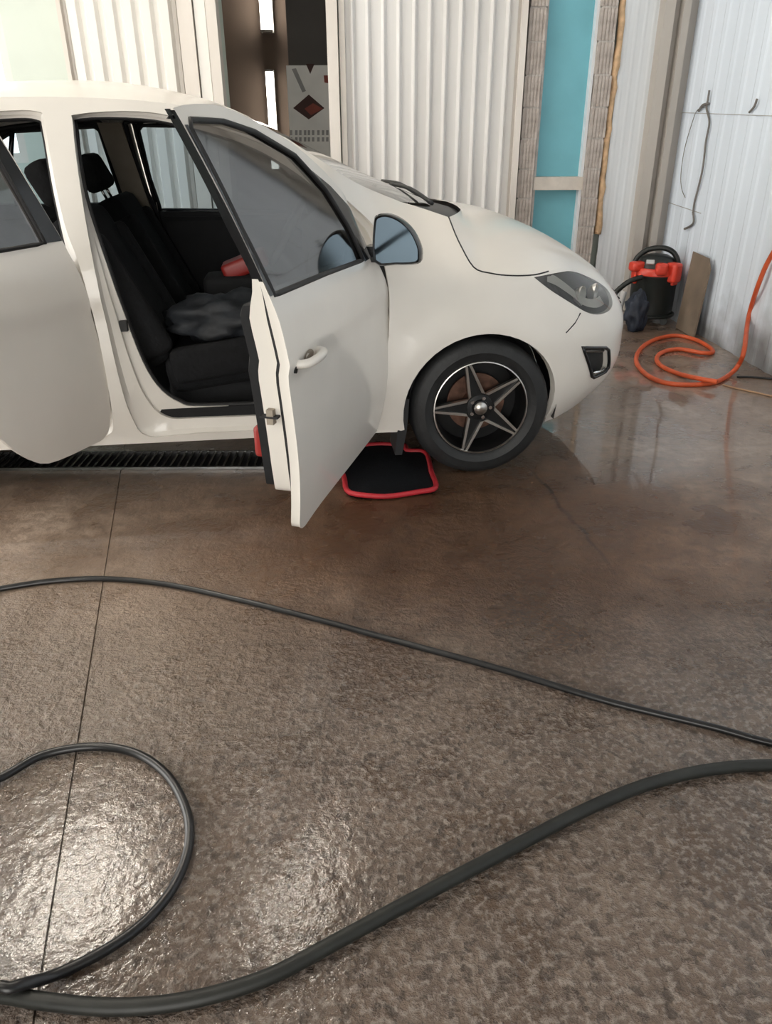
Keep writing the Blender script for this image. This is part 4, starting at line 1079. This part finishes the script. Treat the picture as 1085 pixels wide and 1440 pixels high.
# store room: carton on a cabinet, upright tubes, odds and ends
CY_ = 8.15
a, b = on_plane_y(402, 92, CY_), on_plane_y(505, 205, CY_)
cb = empty('carton', ((a.x+b.x)/2, CY_+.2, b.z-.28)); tag(cb, 'white carton with a dark red diamond print in the store room', 'carton')
cw = (b.x-a.x)/2; chh = a.z-(b.z-.28)
MB().box(-cw, cw, -.2, .2, 0, chh).build('box', 'carton', cb)
def onb(px, py): v = on_plane_y(px, py, CY_); return (v.x-cb.location.x, v.z-cb.location.z)
def face(name, pts, m, d): 
    mb = MB(); mb.prism(pts, -.2, -.2-d, lambda x, z, q: (x, q, z)); mb.build(name, m, cb)
face('print', [onb(*p) for p in ((412, 152), (434, 133), (456, 152), (434, 168))], 'print_dark', .003)
face('print', [onb(*p) for p in ((428, 153), (440, 145), (454, 153), (437, 162))], 'print_red', .005)
face('print', [onb(*p) for p in ((430, 90), (442, 90), (436, 104))], 'print_dark', .003)
face('print', [onb(*p) for p in ((455, 106), (466, 106), (466, 118), (456, 116))], 'print_red', .003)
face('print', [onb(*p) for p in ((410, 97), (416, 96), (430, 128), (425, 130))], 'print_grey', .003)
for i in range(11):
    x = 408+i*6.2+random.uniform(-1, 1)
    for (ya_, yb_) in ((183, 190), (193, 199)):
        face('print', [onb(*p) for p in ((x, ya_), (x+3.4, ya_), (x+3.4, yb_), (x, yb_))], 'print_grey', .003)
cab = empty('cabinet', ((a.x+b.x)/2, CY_+.2, 0)); tag(cab, 'dark cabinet under the printed carton in the store room', 'cabinet')
ch2 = b.z-.28
MB().box(-cw-.05, cw+.05, -.22, .22, 0, ch2-.03).build('body', 'interior', cab); MB().box(-cw-.07, cw+.07, -.24, .24, ch2-.03, ch2-.001).build('top', 'interior', cab)
for s in (-1, 1):
    dd = MB().box(min(0.005*s, s*(cw+.03)), max(0.005*s, s*(cw+.03)), -.235, -.22, .05, ch2-.06).build('cabinet_door', 'room_grey', cab)
    MB().box(s*.03-.006, s*.03+.006, -.25, -.235, ch2*.5, ch2*.5+.1).build('handle', 'steel', dd)
def upright_tube(px, y0, y1, yw, w, label):
    p0, p1 = on_plane_y(px, y1, yw), on_plane_y(px-1, y0, yw)
    t = empty('tube_lamp', (p0.x, yw, p0.z)); tag(t, label, 'lamp')
    hh = p1.z-p0.z; r = w*yw/FPX/2
    MB().tube([(0, 0, 0.02), (0, 0, hh-.02)], r*.9, 14).build('tube', 'tube_room', t, smooth=True)
    MB().box(-r, r, r*.9, r*.9+.06, 0, hh).build('housing', 'fixture', t)
    for z in (0, hh-.02): MB().lathe([(.001, 0), (r, 0), (r, .02), (.001, .02)], 14, 'z', (0, 0, z)).build('end_cap', 'fixture', t)
upright_tube(375, -70, 45, 9.75, 15, 'upright lit tube lamp high on the store room back wall')
upright_tube(387, 98, 240, 9.75, 10, 'upright lit tube lamp low on the store room wall behind the carton')
# dark jacket heaped on the near front seat
jk = lump('jacket', (0, 0, 0), (.27, .19, .11), 'jacket', 8.0, 'crumpled dark jacket lying on the near front seat of the car', 'jacket')
cc_, ss_ = math.cos(CARYAW), math.sin(CARYAW)
def carw(x, y, z): return Vector((CARX+cc_*x-ss_*y, CARY+ss_*x+cc_*y, z))
jk.location = carw(-1.05, .42, .535)
